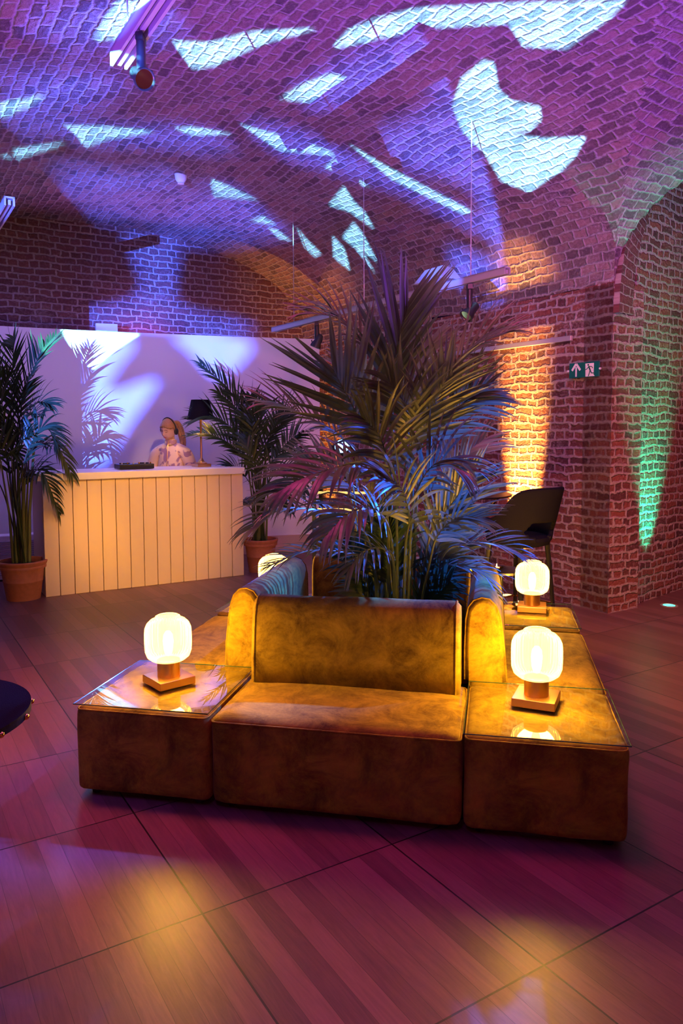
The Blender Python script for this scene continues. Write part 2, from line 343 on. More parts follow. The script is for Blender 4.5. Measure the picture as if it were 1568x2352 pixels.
# ------------------------------------------------------------------ groin vault
EN = 2.25
def arc(x, hw, zs, rise): 
    t = min(1, abs(x)/hw); return zs + rise*(max(0, 1-t**EN))**(1/EN)
HW, RISE = 2.9, 1.32
AC = PA-HW; BC = PB-HW
DR, DZ, DRISE = 1.8, 2.56, 1.82
def zB(a, b): return arc(a-AC, HW, SPR, RISE) if AC-HW <= a <= AC+HW else -9
def zE(a, b): return arc(b-BC, HW, SPR, RISE) if BC-HW <= b <= BC+HW else -9
def zD(a, b):
    for c in (PA+DR, AC-HW-DR):
        if abs(a-c) <= DR: return DZ+DRISE*sqrt(max(0, 1-((a-c)/DR)**2))
    return -9
def nodes(c, hw, n): return [c+hw*sin(-pi/2+pi*i/n) for i in range(n+1)]
def uniq(l):
    o = []
    for x in sorted(l):
        if not o or x-o[-1] > 1e-4: o.append(x)
    return o
an = uniq(nodes(AC, HW, 110)+nodes(PA+DR, DR, 50)+nodes(AC-HW-DR, DR, 24))
bn = uniq([B0-.1+i*.12 for i in range(13)]+[-1.7]+nodes(BC, HW, 110)+[PB+.12*i for i in range(1, 46)])
bn = [b for b in bn if b <= BACK+.15]
def table(fn, xs):
    s = [0]; 
    for i in range(1, len(xs)): s.append(s[-1]+math.hypot(xs[i]-xs[i-1], fn(xs[i])-fn(xs[i-1])))
    return s
sB = table(lambda x: zB(x, 0) if zB(x, 0) > 0 else 0, an); sD = table(lambda x: zD(x, 0) if zD(x, 0) > 0 else 0, an); sE = table(lambda x: zE(0, x) if zE(0, x) > 0 else 0, bn)
cv = []; zz = {}
for j, b in enumerate(bn):
    for i, a in enumerate(an):
        z = max(zB(a, b), zE(a, b), zD(a, b), SPR if a <= PA+.001 and a >= AC-HW-.001 else DZ)
        z += .035*(noise.noise(Vector((a*1.3, b*1.3, 0)))) + .012*noise.noise(Vector((a*5, b*5, 3)))
        cv.append(W(a, b, z))
na = len(an); cf = []; cu = []
for j in range(len(bn)-1):
    for i in range(na-1):
        am, bm_ = (an[i]+an[i+1])/2, (bn[j]+bn[j+1])/2
        if bm_ > PB and am < AC-HW: continue
        if bm_ > PB and am > PA and bm_ > PB+.18*(am-PA)+.35: continue
        b_, e_, d_ = zB(am, bm_), zE(am, bm_), zD(am, bm_)
        k = 'B' if b_ >= max(e_, d_) else ('E' if e_ >= d_ else 'D')
        ids = [(i, j), (i+1, j), (i+1, j+1), (i, j+1)]
        cf.append([y*na+x for x, y in ids])
        for x, y in ids: cu.append({'B': (bn[y], sB[x]), 'D': (bn[y]+.1, sD[x]), 'E': (an[x]+.05, sE[y])}[k])
me = bpy.data.meshes.new('ceiling'); me.from_pydata([tuple(v) for v in cv], [], cf); l = me.uv_layers.new(name='UVMap')
for i, u in enumerate(cu): l.data[i].uv = u
ceil = struct(link('ceiling', me, M['brick_vault'], smooth=True))
# ring of voussoirs on the pier wall
bm = bmesh.new(); rv = []; uvs = []
fl = FB.dot(AV); n = 46
nout = Vector((FB.y, -FB.x, 0))*.05
for i in range(n+1):
    ph = pi - (pi*.62)*i/n
    for rr in (DR-.0, DR-.23):
        aoff = DR + rr*cos(ph); z = DZ + (DRISE/DR)*rr*sin(ph); t = max(0, aoff)/fl
        for k in (0, 1): rv.append(bm.verts.new(PP+FB*t+nout*k+Vector((0, 0, z)))); uvs.append((0 if rr == DR else .23, i/n*3.5))
for i in range(n):
    o = i*4
    for q in ((0, 1, 3, 2),): pass
    for (p0, p1) in ((0, 1), (1, 3), (3, 2), (2, 0)): bm.faces.new((rv[o+p0], rv[o+p1], rv[o+4+p1], rv[o+4+p0]))
bm.verts.index_update(); bm.faces.ensure_lookup_table(); lay = bm.loops.layers.uv.new('UVMap')
for f in bm.faces:
    for lp in f.loops: lp[lay].uv = (uvs[lp.vert.index][0], uvs[lp.vert.index][1])
M['brick_ring'] = brick('brick_ring', (.20, .06, .05), (.13, .04, .04), (.45, .34, .30), bw=.23, rh=.08, ms=.01)
struct(fin(bm, 'trim_1', M['brick_ring']))
# ------------------------------------------------------------------ white curved screen wall
WH = 2.77
pts = [(-5.3, 7.6), (-3.86, 8.43), (-2.83, 8.92), (-1.72, 9.38), (-.95, 9.64), (-.28, 9.82)]
pp = []
for i in range(len(pts)-1):
    for t in (0, .25, .5, .75): pp.append(Vector((pts[i][0]*(1-t)+pts[i+1][0]*t, pts[i][1]*(1-t)+pts[i+1][1]*t, 0)))
pp.append(Vector((*pts[-1], 0)))
for _ in range(3): pp = [pp[0]]+[(pp[i-1]+pp[i]*2+pp[i+1])/4 for i in range(1, len(pp)-1)]+[pp[-1]]
def ribbon(name, pl, z0, z1, th, m, off=0):
    vv, ff = [], []
    for i, p in enumerate(pl):
        d = (pl[min(i+1, len(pl)-1)]-pl[max(i-1, 0)]).normalized(); nn = Vector((-d.y, d.x, 0))
        for q in (p+nn*off, p+nn*(off+th)):
            for z in (z0, z1): vv.append(q+Vector((0, 0, z)))
    for i in range(len(pl)-1):
        o = i*4
        for (x, y) in ((0, 1), (1, 3), (3, 2), (2, 0)): ff.append((o+x, o+y, o+4+y, o+4+x))
    ff.append((0, 2, 3, 1)); e = (len(pl)-1)*4; ff.append((e, e+1, e+3, e+2))
    return struct(meshobj(name, vv, ff, m))
w_w = ribbon('wall_screen', pp, .22, WH, .12, M['white'])
M['skirt'] = simple('tan_skirting', (.55, .38, .30), .6)
ribbon('baseboard_back', pp, 0, .22, .16, M['skirt'], -.03)
# ------------------------------------------------------------------ reception desk (long panelled counter)
DA = onz(105, 1372, 0); DB = onz(561, 1321, 0); dd = (DB-DA); DL = dd.length; drz = atan2(dd.y, dd.x)
desk = thing('reception_desk', 'long cream panelled desk with white top, the person standing behind it', 'desk', DA, drz)
bm = bmesh.new(); npn = 15; pw = DL/npn
for i in range(npn): box(bm, (pw*(i+.5), .02, .56), (pw-.006, .035, 1.12), bev=.003, seg=1)
fin(bm, 'front_panel', M['panel'], desk)
bm = bmesh.new(); box(bm, (DL/2, .05, .56), (DL-.02, .03, 1.10)); fin(bm, 'backing_board', M['black'], desk)
bm = bmesh.new(); box(bm, (.02, .37, .56), (.035, .62, 1.12), bev=.003, seg=1); fin(bm, 'side_panel', M['panel'], desk)
bm = bmesh.new(); box(bm, (DL-.02, .37, .56), (.035, .62, 1.12), bev=.003, seg=1); fin(bm, 'side_panel', M['panel'], desk)
bm = bmesh.new(); box(bm, (DL/2-.02, .34, 1.155), (DL+.06, .74, .07), bev=.006); fin(bm, 'desk_top', M['slab'], desk)
DT = 1.19
def deskp(x, y, z=DT): return Matrix.Translation(DA) @ Matrix.Rotation(drz, 4, 'Z') @ Vector((x, y, z))
bpy.context.view_layer.update()
# ------------------------------------------------------------------ pattern projectors (outside the view, at the left): a lamp behind a cut metal plate
def bvh(o):
    m = o.matrix_world; return BVHTree.FromPolygons([m @ v.co for v in o.data.vertices], [tuple(p.vertices) for p in o.data.polygons])
TREES = [bvh(o) for o in (ceil, w_back, w_a, w_b, w_w)] + [bvh(o) for o in desk.children]
def hit(px, py):
    d = ray(px, py).normalized(); o = Vector((0, 0, EYE)); best = None
    for t in TREES:
        h = t.ray_cast(o, d)
        if h[0] is not None and (best is None or h[3] < best[1]): best = (h[0], h[3])
    return best[0] if best else o+d*9
def inpoly(x, y, p):
    c = False; j = len(p)-1
    for i in range(len(p)):
        if (p[i][1] > y) != (p[j][1] > y) and x < (p[j][0]-p[i][0])*(y-p[i][1])/(p[j][1]-p[i][1])+p[i][0]: c = not c
        j = i
    return c
def chaikin(p, n):
    for _ in range(n):
        q = []
        for i in range(len(p)):
            a, b = p[i], p[(i+1) % len(p)]; q += [(a[0]*.75+b[0]*.25, a[1]*.75+b[1]*.25), (a[0]*.25+b[0]*.75, a[1]*.25+b[1]*.75)]
        p = q
    return p
def projector(J, aim, polys, energy, color, soft, smooth=1, d=.25, rz=0, label=''):
    J = Vector(J); ax = (Vector(aim)-J).normalized(); q = ax.to_track_quat('-Z', 'Y').to_matrix()
    X, Y = q.col[0].copy(), q.col[1].copy()
    shapes = []
    for p in polys:
        if smooth: p = chaikin(p, smooth)
        s = []
        for i in range(len(p)):
            a, b = p[i], p[(i+1) % len(p)]; k = max(1, int(math.hypot(a[0]-b[0], a[1]-b[1])/60))
            for t in range(k): s.append((a[0]+(b[0]-a[0])*t/k, a[1]+(b[1]-a[1])*t/k))
        out = []
        for (x, y) in s:
            v = hit(x, y)-J; w = v.dot(ax)
            if w > .2: out.append((v.dot(X)/w*d, v.dot(Y)/w*d))
        if len(out) >= 3: shapes.append(out)
    S = .42; verts = [(-S, -S), (S, -S), (S, S), (-S, S)]; edges = []
    for s in shapes:
        b0 = len(verts); verts += s; edges += [(b0+i, b0+(i+1) % len(s)) for i in range(len(s))]
    r = geometry.delaunay_2d_cdt([Vector(v) for v in verts], edges, [], 0, 1e-6)
    V2, F2 = r[0], r[2]; keep = []
    for f in F2:
        cx = sum(V2[i].x for i in f)/len(f); cy = sum(V2[i].y for i in f)/len(f)
        if not any(inpoly(cx, cy, s) for s in shapes): keep.append(f)
    root = thing('pattern_projector', label, 'projector', J)
    meshobj('pattern_plate', [ax*d+X*v.x+Y*v.y for v in V2], keep, M['black'], root)
    bm = bmesh.new(); box(bm, -ax*.16, (.16, .16, .2), rot=q.to_4x4()); tube(bm, [-ax*.2, Vector((0, 0, -J.z))-ax*.2], .02); fin(bm, 'housing', M['black'], root)
    lamp('pattern_light', 'SPOT', J, energy, color, J+ax, soft, 108, .15)
S1 = [
 [(439,158),(395,95),(480,99),(577,74),(727,66),(602,99),(490,150)],
 [(0,238),(102,217),(60,245),(0,272)],
 [(145,288),(230,290),(355,301),(250,318),(195,338),(175,310)],
 [(35,368),(33,343),(152,326),(80,352)], [(0,362),(30,352),(20,365)],
 [(552,285),(600,300),(690,322),(782,358),(700,350),(640,345),(600,318)],
 [(488,412),(520,425),(592,459),(540,455),(490,453)],
 [(574,508),(604,496),(634,516)], [(615,522),(640,530),(670,554),(640,548)],
 [(754,472),(790,428),(815,465),(840,490),(860,527),(800,485)],
 [(785,545),(812,510),(835,540),(866,602),(830,575),(863,630),(815,570)],
 [(764,542),(790,570),(804,622),(765,590)],
 [(680,520),(700,545),(738,583),(722,590),(700,570)],
 [(1110,138),(1135,145),(1145,205),(1175,232),(1240,245),(1243,275),(1215,300),(1165,307),(1250,318),(1345,315),(1320,360),(1290,390),(1215,440),(1150,415),(1110,350),(1060,300),(1040,250),(1060,180)],
 [(765,110),(800,70),(860,45),(960,20),(1130,10),(1440,0),(1400,40),(1300,112),(1200,105),(1165,52),(1000,62),(850,92)],
 [(642,228),(700,192),(760,170),(800,180),(847,225),(740,235)],
 [(800,330),(880,378),(1085,487),(1060,490),(900,412)],
 [(400,295),(440,292),(535,308),(440,310)], [(745,385),(770,365),(830,425),(850,430),(800,400)],
 [(140,758),(225,762),(320,768),(270,800),(215,848),(180,825)],
 [(275,0),(322,0),(265,88),(215,92)],
]
S2 = [
 [(115,385),(190,378),(300,400),(400,385),(430,420),(360,470),(300,520),(200,505),(150,450)],
 [(470,420),(400,470),(310,520),(420,570),(560,560),(690,535),(640,520),(560,430)],
 [(275,530),(330,540),(420,560),(405,620),(400,690),(440,715),(600,745),(560,775),(100,740),(80,700),(200,712),(300,690),(330,660),(310,600)],
 [(1000,290),(1060,280),(1150,420),(1240,430),(1330,330),(1240,440),(1190,600),(1120,560),(1100,420),(900,380),(860,300),(940,290),(1110,140),(1165,60),(1235,210),(1330,230),(1250,280),(1170,300),(1060,280)],
 [(1290,215),(1400,195),(1330,140),(1450,135),(1568,210),(1440,215)],
 [(1270,290),(1400,268),(1568,285),(1568,335),(1400,325)],
 [(1020,565),(1060,575),(1150,608),(1335,600),(1350,655),(1240,690),(1090,700),(1050,640)],
 [(640,230),(850,120),(1000,60),(1160,50),(1500,0),(1300,110),(1180,220),(1060,210),(900,170),(780,250)],
 [(0,160),(120,155),(280,175),(330,150),(230,230),(100,300),(0,330)],
 [(120,290),(400,290),(560,320),(480,350),(340,330),(150,330)],
 [(550,280),(700,300),(820,370),(1080,485),(1210,585),(1100,530),(880,420),(760,390),(620,350)],
 [(200,770),(330,770),(255,860),(240,910),(370,862),(350,900),(285,990),(240,1075),(130,1075),(195,960),(205,880)],
 [(380,765),(600,775),(540,850),(500,880),(430,800)],
 [(0,750),(150,760),(130,850),(60,900),(0,800)],
 [(120,0),(420,0),(400,90),(230,100),(60,130)],
]
projector((-1.7, -.9, 2.1), (0, 6, 3.4), S1, 56000, (.17, .64, 1), .0006, 0, label='black stage projector on a thin stand, throwing the sharp pale shards')
projector((-2.3, -1.1, 2.0), (0, 6, 3.2), S2, 30000, (.05, .12, 1), .003, 2, label='black stage projector on a thin stand, throwing the broad blue shapes')
# ------------------------------------------------------------------ modular velvet sofa island
SA = radians(-11.7); SX = Vector((cos(SA), sin(SA), 0)); SY = Vector((-sin(SA), cos(SA), 0))
S0 = onz(172, 1829, 0); SS = 2.30; CB = .625; ST = .40
def S(s, t, z=0): return S0+SX*s+SY*t+Vector((0, 0, z))
def cushion(bm, sx, sy, z0, z1, bev=.035, puff=.008, c=(0, 0)):
    nx, ny, nz = 10, 10, 6; r = bmesh.ops.create_cube(bm, size=1)['verts']
    fs = list({f for v in r for f in v.link_faces}); es = list({e for v in r for e in v.link_edges})
    rr = bmesh.ops.bevel(bm, geom=es, offset=.001, segments=1, affect='EDGES'); bm.verts.ensure_lookup_table()
def softbox(name, sx, sy, z0, z1, m, parent, rad=.035, puff=.012, c=(0, 0), seed=0, nseg=12):
    # rounded box by clamping a subdivided cube, slightly puffed and crumpled
    vs, fs, idx = [], [], {}
    h = Vector((sx/2, sy/2, (z1-z0)/2)); n = nseg
    g = [-1+2*i/n for i in range(n+1)]
    # finer near the edges
    g = [math.copysign(abs(x)**.55, x) for x in g]
    def vert(p):
        k = tuple(round(x, 5) for x in p)
        if k in idx: return idx[k]
        q = Vector((p[0]*h.x, p[1]*h.y, p[2]*h.z)); inner = Vector([max(-(h[i]-rad), min(h[i]-rad, q[i])) for i in range(3)])
        dl = q-inner; w = inner+dl.normalized()*rad if dl.length > 1e-6 else q
        if dl.length > 1e-6: 
            w = inner+dl.normalized()*min(rad, dl.length*1.0) if dl.length < rad else inner+dl.normalized()*rad
        nn = dl.normalized() if dl.length > 1e-6 else Vector((0, 0, 0))
        f = (1-p[0]**2)*(1-p[1]**2)+(1-p[0]**2)*(1-p[2]**2)+(1-p[1]**2)*(1-p[2]**2)
        w = w+nn*(puff*f+.005*noise.noise(Vector((w.x*6+seed, w.y*6, w.z*6))))
        idx[k] = len(vs); vs.append(w+Vector((c[0], c[1], (z0+z1)/2))); return idx[k]
    for ax in range(3):
        for sg in (-1, 1):
            for i in range(n):
                for j in range(n):
                    q = []
                    for (u, v) in ((g[i], g[j]), (g[i+1], g[j]), (g[i+1], g[j+1]), (g[i], g[j+1])):
                        p = [0, 0, 0]; p[ax] = sg; p[(ax+1) % 3] = u; p[(ax+2) % 3] = v; q.append(vert(tuple(p)))
                    fs.append(q if sg > 0 else q[::-1])
    return meshobj(name, vs, fs, m, parent, smooth=True)
def seams(name, sx, sy, z, parent, r=.005, inset=.012, m='velvet'):
    bm = bmesh.new(); x, y = sx/2-inset, sy/2-inset; q = .03
    p = []
    for cx, cy, a0 in ((x-q, y-q, 0), (-x+q, y-q, pi/2), (-x+q, -y+q, pi), (x-q, -y+q, 1.5*pi)):
        for k in range(5): a = a0+pi/2*k/4; p.append((cx+q*cos(a), cy+q*sin(a), z))
    p.append(p[0]); tube(bm, p, r, 6, False); return fin(bm, name, M[m], parent, True)
def feet(sx, sy, root):
    for i in (-1, 1):
        for j in (-1, 1):
            bm = bmesh.new(); cyl(bm, (i*(sx/2-.07), j*(sy/2-.07), 0), .022, .03, 12); fin(bm, 'foot', M['black'], root)
FG = 'velvet corner blocks of the sofa island'
def pouf(s, t, label, seed):
    r = thing('corner_pouf', label, 'pouf', S(s, t), SA, FG)
    softbox('cushion_block', CB-.012, CB-.012, .025, ST, M['velvet'], r, .03, .006, seed=seed)
    seams('piping', CB-.012, CB-.012, ST-.012, r, .004, .004); feet(CB, CB, r); return r
h2 = CB/2
C = [(h2, h2), (SS-h2, h2), (SS-h2, SS-h2), (h2, SS-h2)]
pouf(*C[0], 'square brown velvet corner block at the front left, under the glass with the purple reflection', 1)
pouf(*C[1], 'square velvet corner block at the front right, under the glass with the nearest right lamp', 5)
pouf(*C[2], 'square velvet corner block behind the right seat, in front of the bar stool legs', 9)
pouf(*C[3], 'velvet corner block at the far left of the sofa, mostly hidden behind the left seat', 13)
GL = ['square glass sheet on the front left corner block, reflecting purple ceiling light', 'square clear glass sheet on the front right corner block with a green front edge', 'square glass sheet on the far right corner block beside the bar stool', 'glass sheet on the far left corner block, only its pale edge showing']
for (s, t), lb in zip(C, GL):
    bm = bmesh.new(); box(bm, (0, 0, .004), (CB-.005, CB-.005, .008), bev=.0015, seg=1)
    o = fin(bm, 'glass_top', M['glass'], None); o.location = S(s, t, ST+.009); o.rotation_euler = (0, 0, SA); tag(o, lb, 'glass tabletop', 'glass sheets on the corner blocks')
    bm = bmesh.new(); e = CB/2-.0025
    tube(bm, [(-e, -e, .004), (e, -e, .004), (e, e, .004), (-e, e, .004), (-e, -e, .004)], .0022, 4, False); k = fin(bm, 'glass_edge', M['glass_edge'], o); k['label'] = 'green polished edge'
MS = SS-2*CB; SD_ = .62
def seatmod(s, t, rz, label, seed):
    r = thing('sofa_module', label, 'sofa', S(s, t), SA+rz, 'velvet seat modules of the sofa island')
    L_ = MS-.014
    softbox('seat', L_, SD_, .025, ST, M['velvet'], r, .035, .014, seed=seed)
    seams('piping', L_, SD_, ST-.02, r, .004, .0)
    feet(L_, SD_, r)
    # backrest: leaning wedge with a rolled top, at the inner edge
    bl = .985; prof = [(-.02, 0), (-.012, .12), (.0, .24), (.012, .31), (.030, .36), (.062, .393), (.10, .400), (.138, .385), (.163, .35), (.175, .29), (.178, .15), (.178, 0)]
    y0 = SD_/2-.155; nx = 26; vs = []; fs = []
    for i in range(nx+1):
        u = -1+2*i/nx; u = math.copysign(abs(u)**.5, u); x = u*bl/2
        edge = max(0, (abs(x)-(bl/2-.03))/.03); k = 1-.045*(1-sqrt(max(0, 1-edge*edge)))*5
        for q, (py, pz) in enumerate(prof):
            cy, cz = .08, .18
            wv = .004*noise.noise(Vector((x*5+seed, pz*7, py*3)))
            yy = cy+(py-cy)*(1-(1-k)*1.0)+wv; z_ = cz+(pz-cz)*(1-(1-k)*.45)+wv
            vs.append((x, y0+yy, ST+.004+max(0, z_) if q not in (0, len(prof)-1) else ST+.004))
    m_ = len(prof)
    for i in range(nx):
        for q in range(m_-1): fs.append((i*m_+q, i*m_+q+1, (i+1)*m_+q+1, (i+1)*m_+q))
        fs.append((i*m_+m_-1, i*m_, (i+1)*m_, (i+1)*m_+m_-1))
    fs.append(tuple(range(m_))[::-1]); fs.append(tuple(nx*m_+q for q in range(m_)))
    bk = meshobj('backrest', vs, fs, M['velvet'], r)
    for p in bk.data.polygons: p.use_smooth = len(p.vertices) == 4
    for i in (1, nx-1):
        bm = bmesh.new(); tube(bm, [vs[i*m_+q] for q in range(m_)], .0045, 6); fin(bm, 'piping', M['velvet'], bk, True)
    return r
mid = SS/2; e_ = SD_/2+.003
seatmod(mid, e_, 0, 'wide velvet sofa seat facing the camera, between the two front glass-topped blocks', 20)
seatmod(SS-e_, mid, pi/2, 'golden lit velvet sofa seat on the right side, behind the nearest right lamp', 30)
seatmod(mid, SS-e_, pi, 'velvet sofa seat on the far side, its back to the camera behind the palm', 40)
seatmod(e_, mid, -pi/2, 'yellow lit velvet sofa seat on the left side, behind the left lamp', 50)
# ------------------------------------------------------------------ brass table lamps with ribbed globes
def table_lamp():
    r = thing('table_lamp', 'x', 'lamp')
    bm = bmesh.new(); box(bm, (0, 0, .019), (.18, .18, .036), bev=.002, seg=1); fin(bm, 'lamp_base', M['brass'], r)
    bm = bmesh.new(); cyl(bm, (0, 0, .037), .052, .075, 40); fin(bm, 'lamp_stem', M['brass'], r, True)
    R = .107; rb = lambda a, z: .03*(abs(sin(a*20))-.5)
    prof = [(.050, .108), (.075, .113), (.096, .130), (.105, .155), (R, .19), (R, .235), (.105, .262), (.095, .285), (.078, .302), (.058, .310), (.056, .318), (.048, .322)]
    bm = bmesh.new(); lathe(bm, prof, 176, rib=rb); fin(bm, 'globe', M['globe'], r, True)
    bm = bmesh.new(); lathe(bm, [(.004, .13), (.014, .135), (.02, .16), (.024, .2), (.02, .23), (.010, .245), (.002, .248)], 24); b = fin(bm, 'bulb', M['bulb'], r, True)
    return r
LP = [(388, 1567, 3.50, 'ribbed globe lamp on a square brass base, on the front left glass top', -38), (1231, 1612, 3.2, 'ribbed globe lamp on a square brass base, on the front right glass top', -12), (1221, 1400, 4.6, 'ribbed globe lamp on the far right glass top, before the bar stool', -3), (634, 1320, 5.2, 'globe lamp behind the left sofa back, only its glowing top showing', 10)]
base = table_lamp(); bulbc = []
for i, (px, py, Y, lb, ang) in enumerate(LP):
    p = onz(px, py, ST+.02) if i < 3 else S(.30, SS-.27, ST+.02)
    p.z = ST+.0175
    if i == 0: base.location = p; base.rotation_euler = (0, 0, SA+radians(ang)); base['label'] = lb; base['group'] = 'globe lamps on the sofa island'; o = base
    else: o = dup(base, p, SA+radians(ang), lb, 'globe lamps on the sofa island')
    lamp('table_lamp_light', 'POINT', p+Vector((0, 0, .20)), (54, 62, 58, 40)[i], (1, .50, .05), None, .09)
# tealight saucer on the far right glass
def tealight(loc, label, s=1):
    r = thing('tealight', label, 'candle', loc)
    bm = bmesh.new(); lathe(bm, [(.001, 0), (.022*s, 0), (.042*s, .012), (.045*s, .016), (.040*s, .014), (.02*s, .004), (.001, .004)], 24); fin(bm, 'saucer', M['gold'], r, True)
    bm = bmesh.new(); cyl(bm, (0, 0, .005), .018*s, .014, 16); fin(bm, 'wax', M['white'], r)
    bm = bmesh.new(); lathe(bm, [(.0005, .02), (.004, .024), (.003, .034), (.0005, .042)], 8); fin(bm, 'flame', M['flame'], r, True)
    return r
tealight(onz(1190, 1393, ST+.02)+Vector((0, 0, -.0025)), 'tiny tealight saucer left of the brass base of the far right lamp')
# ------------------------------------------------------------------ dark round stool at the left edge
TR = .35; tp = Vector((onz(50, 1642, .74).x-TR, onz(50, 1642, .74).y, 0))
t = thing('round_table', 'dark round tabletop with brass studs cut off by the left picture edge', 'table', tp)
bm = bmesh.new(); cyl(bm, (0, 0, .715), TR, .025, 64); fin(bm, 'tabletop', M['black_fabric'], t)
for k in range(16):
    a = 2*pi*k/16+.09; bm = bmesh.new(); bmesh.ops.create_uvsphere(bm, u_segments=12, v_segments=8, radius=.010, matrix=Matrix.Translation((TR*cos(a), TR*sin(a), .722))); fin(bm, 'stud', M['gold'], t, True)
bm = bmesh.new(); cyl(bm, (0, 0, .02), .03, .695, 20); fin(bm, 'column', M['gold'], t)
bm = bmesh.new(); cyl(bm, (0, 0, 0), .2, .02, 32); fin(bm, 'table_foot', M['gold'], t)
# ------------------------------------------------------------------ bar stool, high table, glass
bs = at(1190, 1230, 5.75); bs.z = 0
r = thing('bar_stool', 'dark upholstered bar stool with wrap-around back and oval cut-out, before the orange lit wall', 'bar stool', bs, radians(-52))
# local: back towards +X
bm = bmesh.new(); nt_ = 56; nz_ = 16; grid = {}
def shell(th, v):
    c = (cos(th)+1)/2
    top = .785+.13+.25*(1/(1+math.exp(-(cos(th)-.30)*7))); z = .735+(top-.735)*v
    R = .235+.035*v*(.3+c); lean = .075*v*max(0, cos(th))
    return Vector((R*cos(th)*.95+lean, R*sin(th)*1.05, z))
for i in range(nt_+1):
    th = radians(-128+256*i/nt_)
    for j in range(nz_+1):
        p = shell(th, j/nz_)
        grid[i, j] = bm.verts.new(p)
for i in range(nt_):
    for j in range(nz_):
        th = radians(-128+256*(i+.5)/nt_); v = (j+.5)/nz_
        if (th/.70)**2+((v-.24)/.16)**2 < 1: continue
        bm.faces.new((grid[i, j], grid[i+1, j], grid[i+1, j+1], grid[i, j+1]))
for v in [v for v in bm.verts if not v.link_faces]: bm.verts.remove(v)
sh = fin(bm, 'backrest', M['black_fabric'], r, True)
md = sh.modifiers.new('s', 'SOLIDIFY'); md.thickness = .035; md.offset = 0; md = sh.modifiers.new('b', 'SUBSURF'); md.levels = md.render_levels = 1
bm = bmesh.new(); lathe(bm, [(.001, .70), (.19, .70), (.235, .715), (.245, .745), (.235, .77), (.18, .785), (.001, .79)], 40); o = fin(bm, 'seat', M['black_fabric'], r, True)
for i in (-1, 1):
    for j in (-1, 1):
        bm = bmesh.new(); tube(bm, [(i*.15, j*.16, .71), (i*.20, j*.215, 0)], [.021, .014], 10); fin(bm, 'leg', M['black'], r)
bm = bmesh.new(); q = [(.183, .196), (-.183, .196), (-.183, -.196), (.183, -.196), (.183, .196)]
tube(bm, [(x, y, .24) for x, y in q], .009, 8); fin(bm, 'footrest', M['gold'], r)
ht = at(1055, 1133, 6.25); ht.z = 0
r = thing('bar_table', 'high round black bar table on slanted brass legs, beside the bar stool', 'table', ht)
bm = bmesh.new(); cyl(bm, (0, 0, 1.04), .43, .012, 64); fin(bm, 'tabletop', M['black'], r)
for k in range(4):
    a = pi/4+pi/2*k+.5; bm = bmesh.new()
    c_, s_ = cos(a), sin(a)
    tube(bm, [(.33*c_, .33*s_, 1.04), (.05*c_, .05*s_, .68), (.05*c_, .05*s_, .50), (.30*c_, .30*s_, 0)], .016, 10); fin(bm, 'leg', M['gold'], r)
gp = at(1090, 1133, 6.2)
r = thing('tumbler', 'clear glass tumbler standing on the black bar table', 'glass', (gp.x, gp.y, 1.0525))
bm = bmesh.new(); lathe(bm, [(.001, 0), (.04, 0), (.043, .1), (.040, .1), (.037, .012), (.001, .012)], 32); fin(bm, 'glass_body', M['glass'], r, True)
bm = bmesh.new(); cyl(bm, (0, 0, .013), .03, .035, 20); fin(bm, 'candle', M['white'], r)
lt = at(1150, 1312, 5.2); lt.z = 0
r = thing('side_table', 'low dark side table standing between the sofa island and the bar stool', 'table', lt)
th_ = 1.6-(1312-985)*5.2/1714
bm = bmesh.new(); cyl(bm, (0, 0, th_-.015), .16, .015, 40); fin(bm, 'tabletop', M['black'], r)
bm = bmesh.new(); cyl(bm, (0, 0, .01), .016, th_-.025, 14); fin(bm, 'column', M['black'], r)
bm = bmesh.new(); cyl(bm, (0, 0, 0), .12, .01, 32); fin(bm, 'table_foot', M['black'], r)
tealight(Vector((lt.x-.03, lt.y, th_+.0005)), 'small tealight saucer on the low dark side table before the bar stool', 1.1)
# ------------------------------------------------------------------ uplights in the floor, lit wall
def uplight(p, label, m, e, col, tgt, sp=44, bl=1, sz=.03):
    r = thing('floor_uplight', label, 'floor light', p)
    bm = bmesh.new(); lathe(bm, [(.075, 0), (.075, .004), (.055, .006), (.052, .002)], 32); fin(bm, 'bezel', M['track'], r, True)
    bm = bmesh.new(); cyl(bm, (0, 0, .0), .05, .003, 28); fin(bm, 'lens', m, r)
    lamp('uplight_light', 'SPOT', p+Vector((0, 0, .02)), e, col, tgt, sz, sp, bl)
gu = onz(1536, 1391, 0)
uplight(gu, 'round green glowing uplight set in the floor at the right wall', M['led_green'], 800, (.02, 1, .5), gu+Vector((0, 0, 3))+FB.cross(Vector((0, 0, -1)))*.25*1, 42)
au = onz(1195, 1385, 0); au = W(PA-.24, au.dot(BU)); 
ap = W(PA-.20, 4.165+1.15)
au = W(PA-.22, 5.15)
uplight(au, 'amber uplight in the floor at the brick wall behind the bar stool', M['led_amber'], 6500, (1, .44, .08), W(PA+.42, 5.2, 2.8), 27)
uplight(W(PA-.25, 8.75), 'amber uplight in the floor beside the right end of the white screen', M['led_amber'], 520, (1, .36, .04), W(PA-.1, 8.85, 3), 46)
# ------------------------------------------------------------------ emergency exit sign on the brick wall
def onwall(px, py, off=0):     # point on wall_right
    d = ray(px, py); o = Vector((0, 0, EYE)); t = (PA-off-o.dot(AV))/d.dot(AV); return o+d*t
c4 = [onwall(1314, 869, .0), onwall(1383, 866, .0), onwall(1380, 829, .0), onwall(1313, 835, .0)]
sc_ = sum(c4, Vector())/4; sw = (c4[1]-c4[0]).length; shh = (c4[3]-c4[0]).z
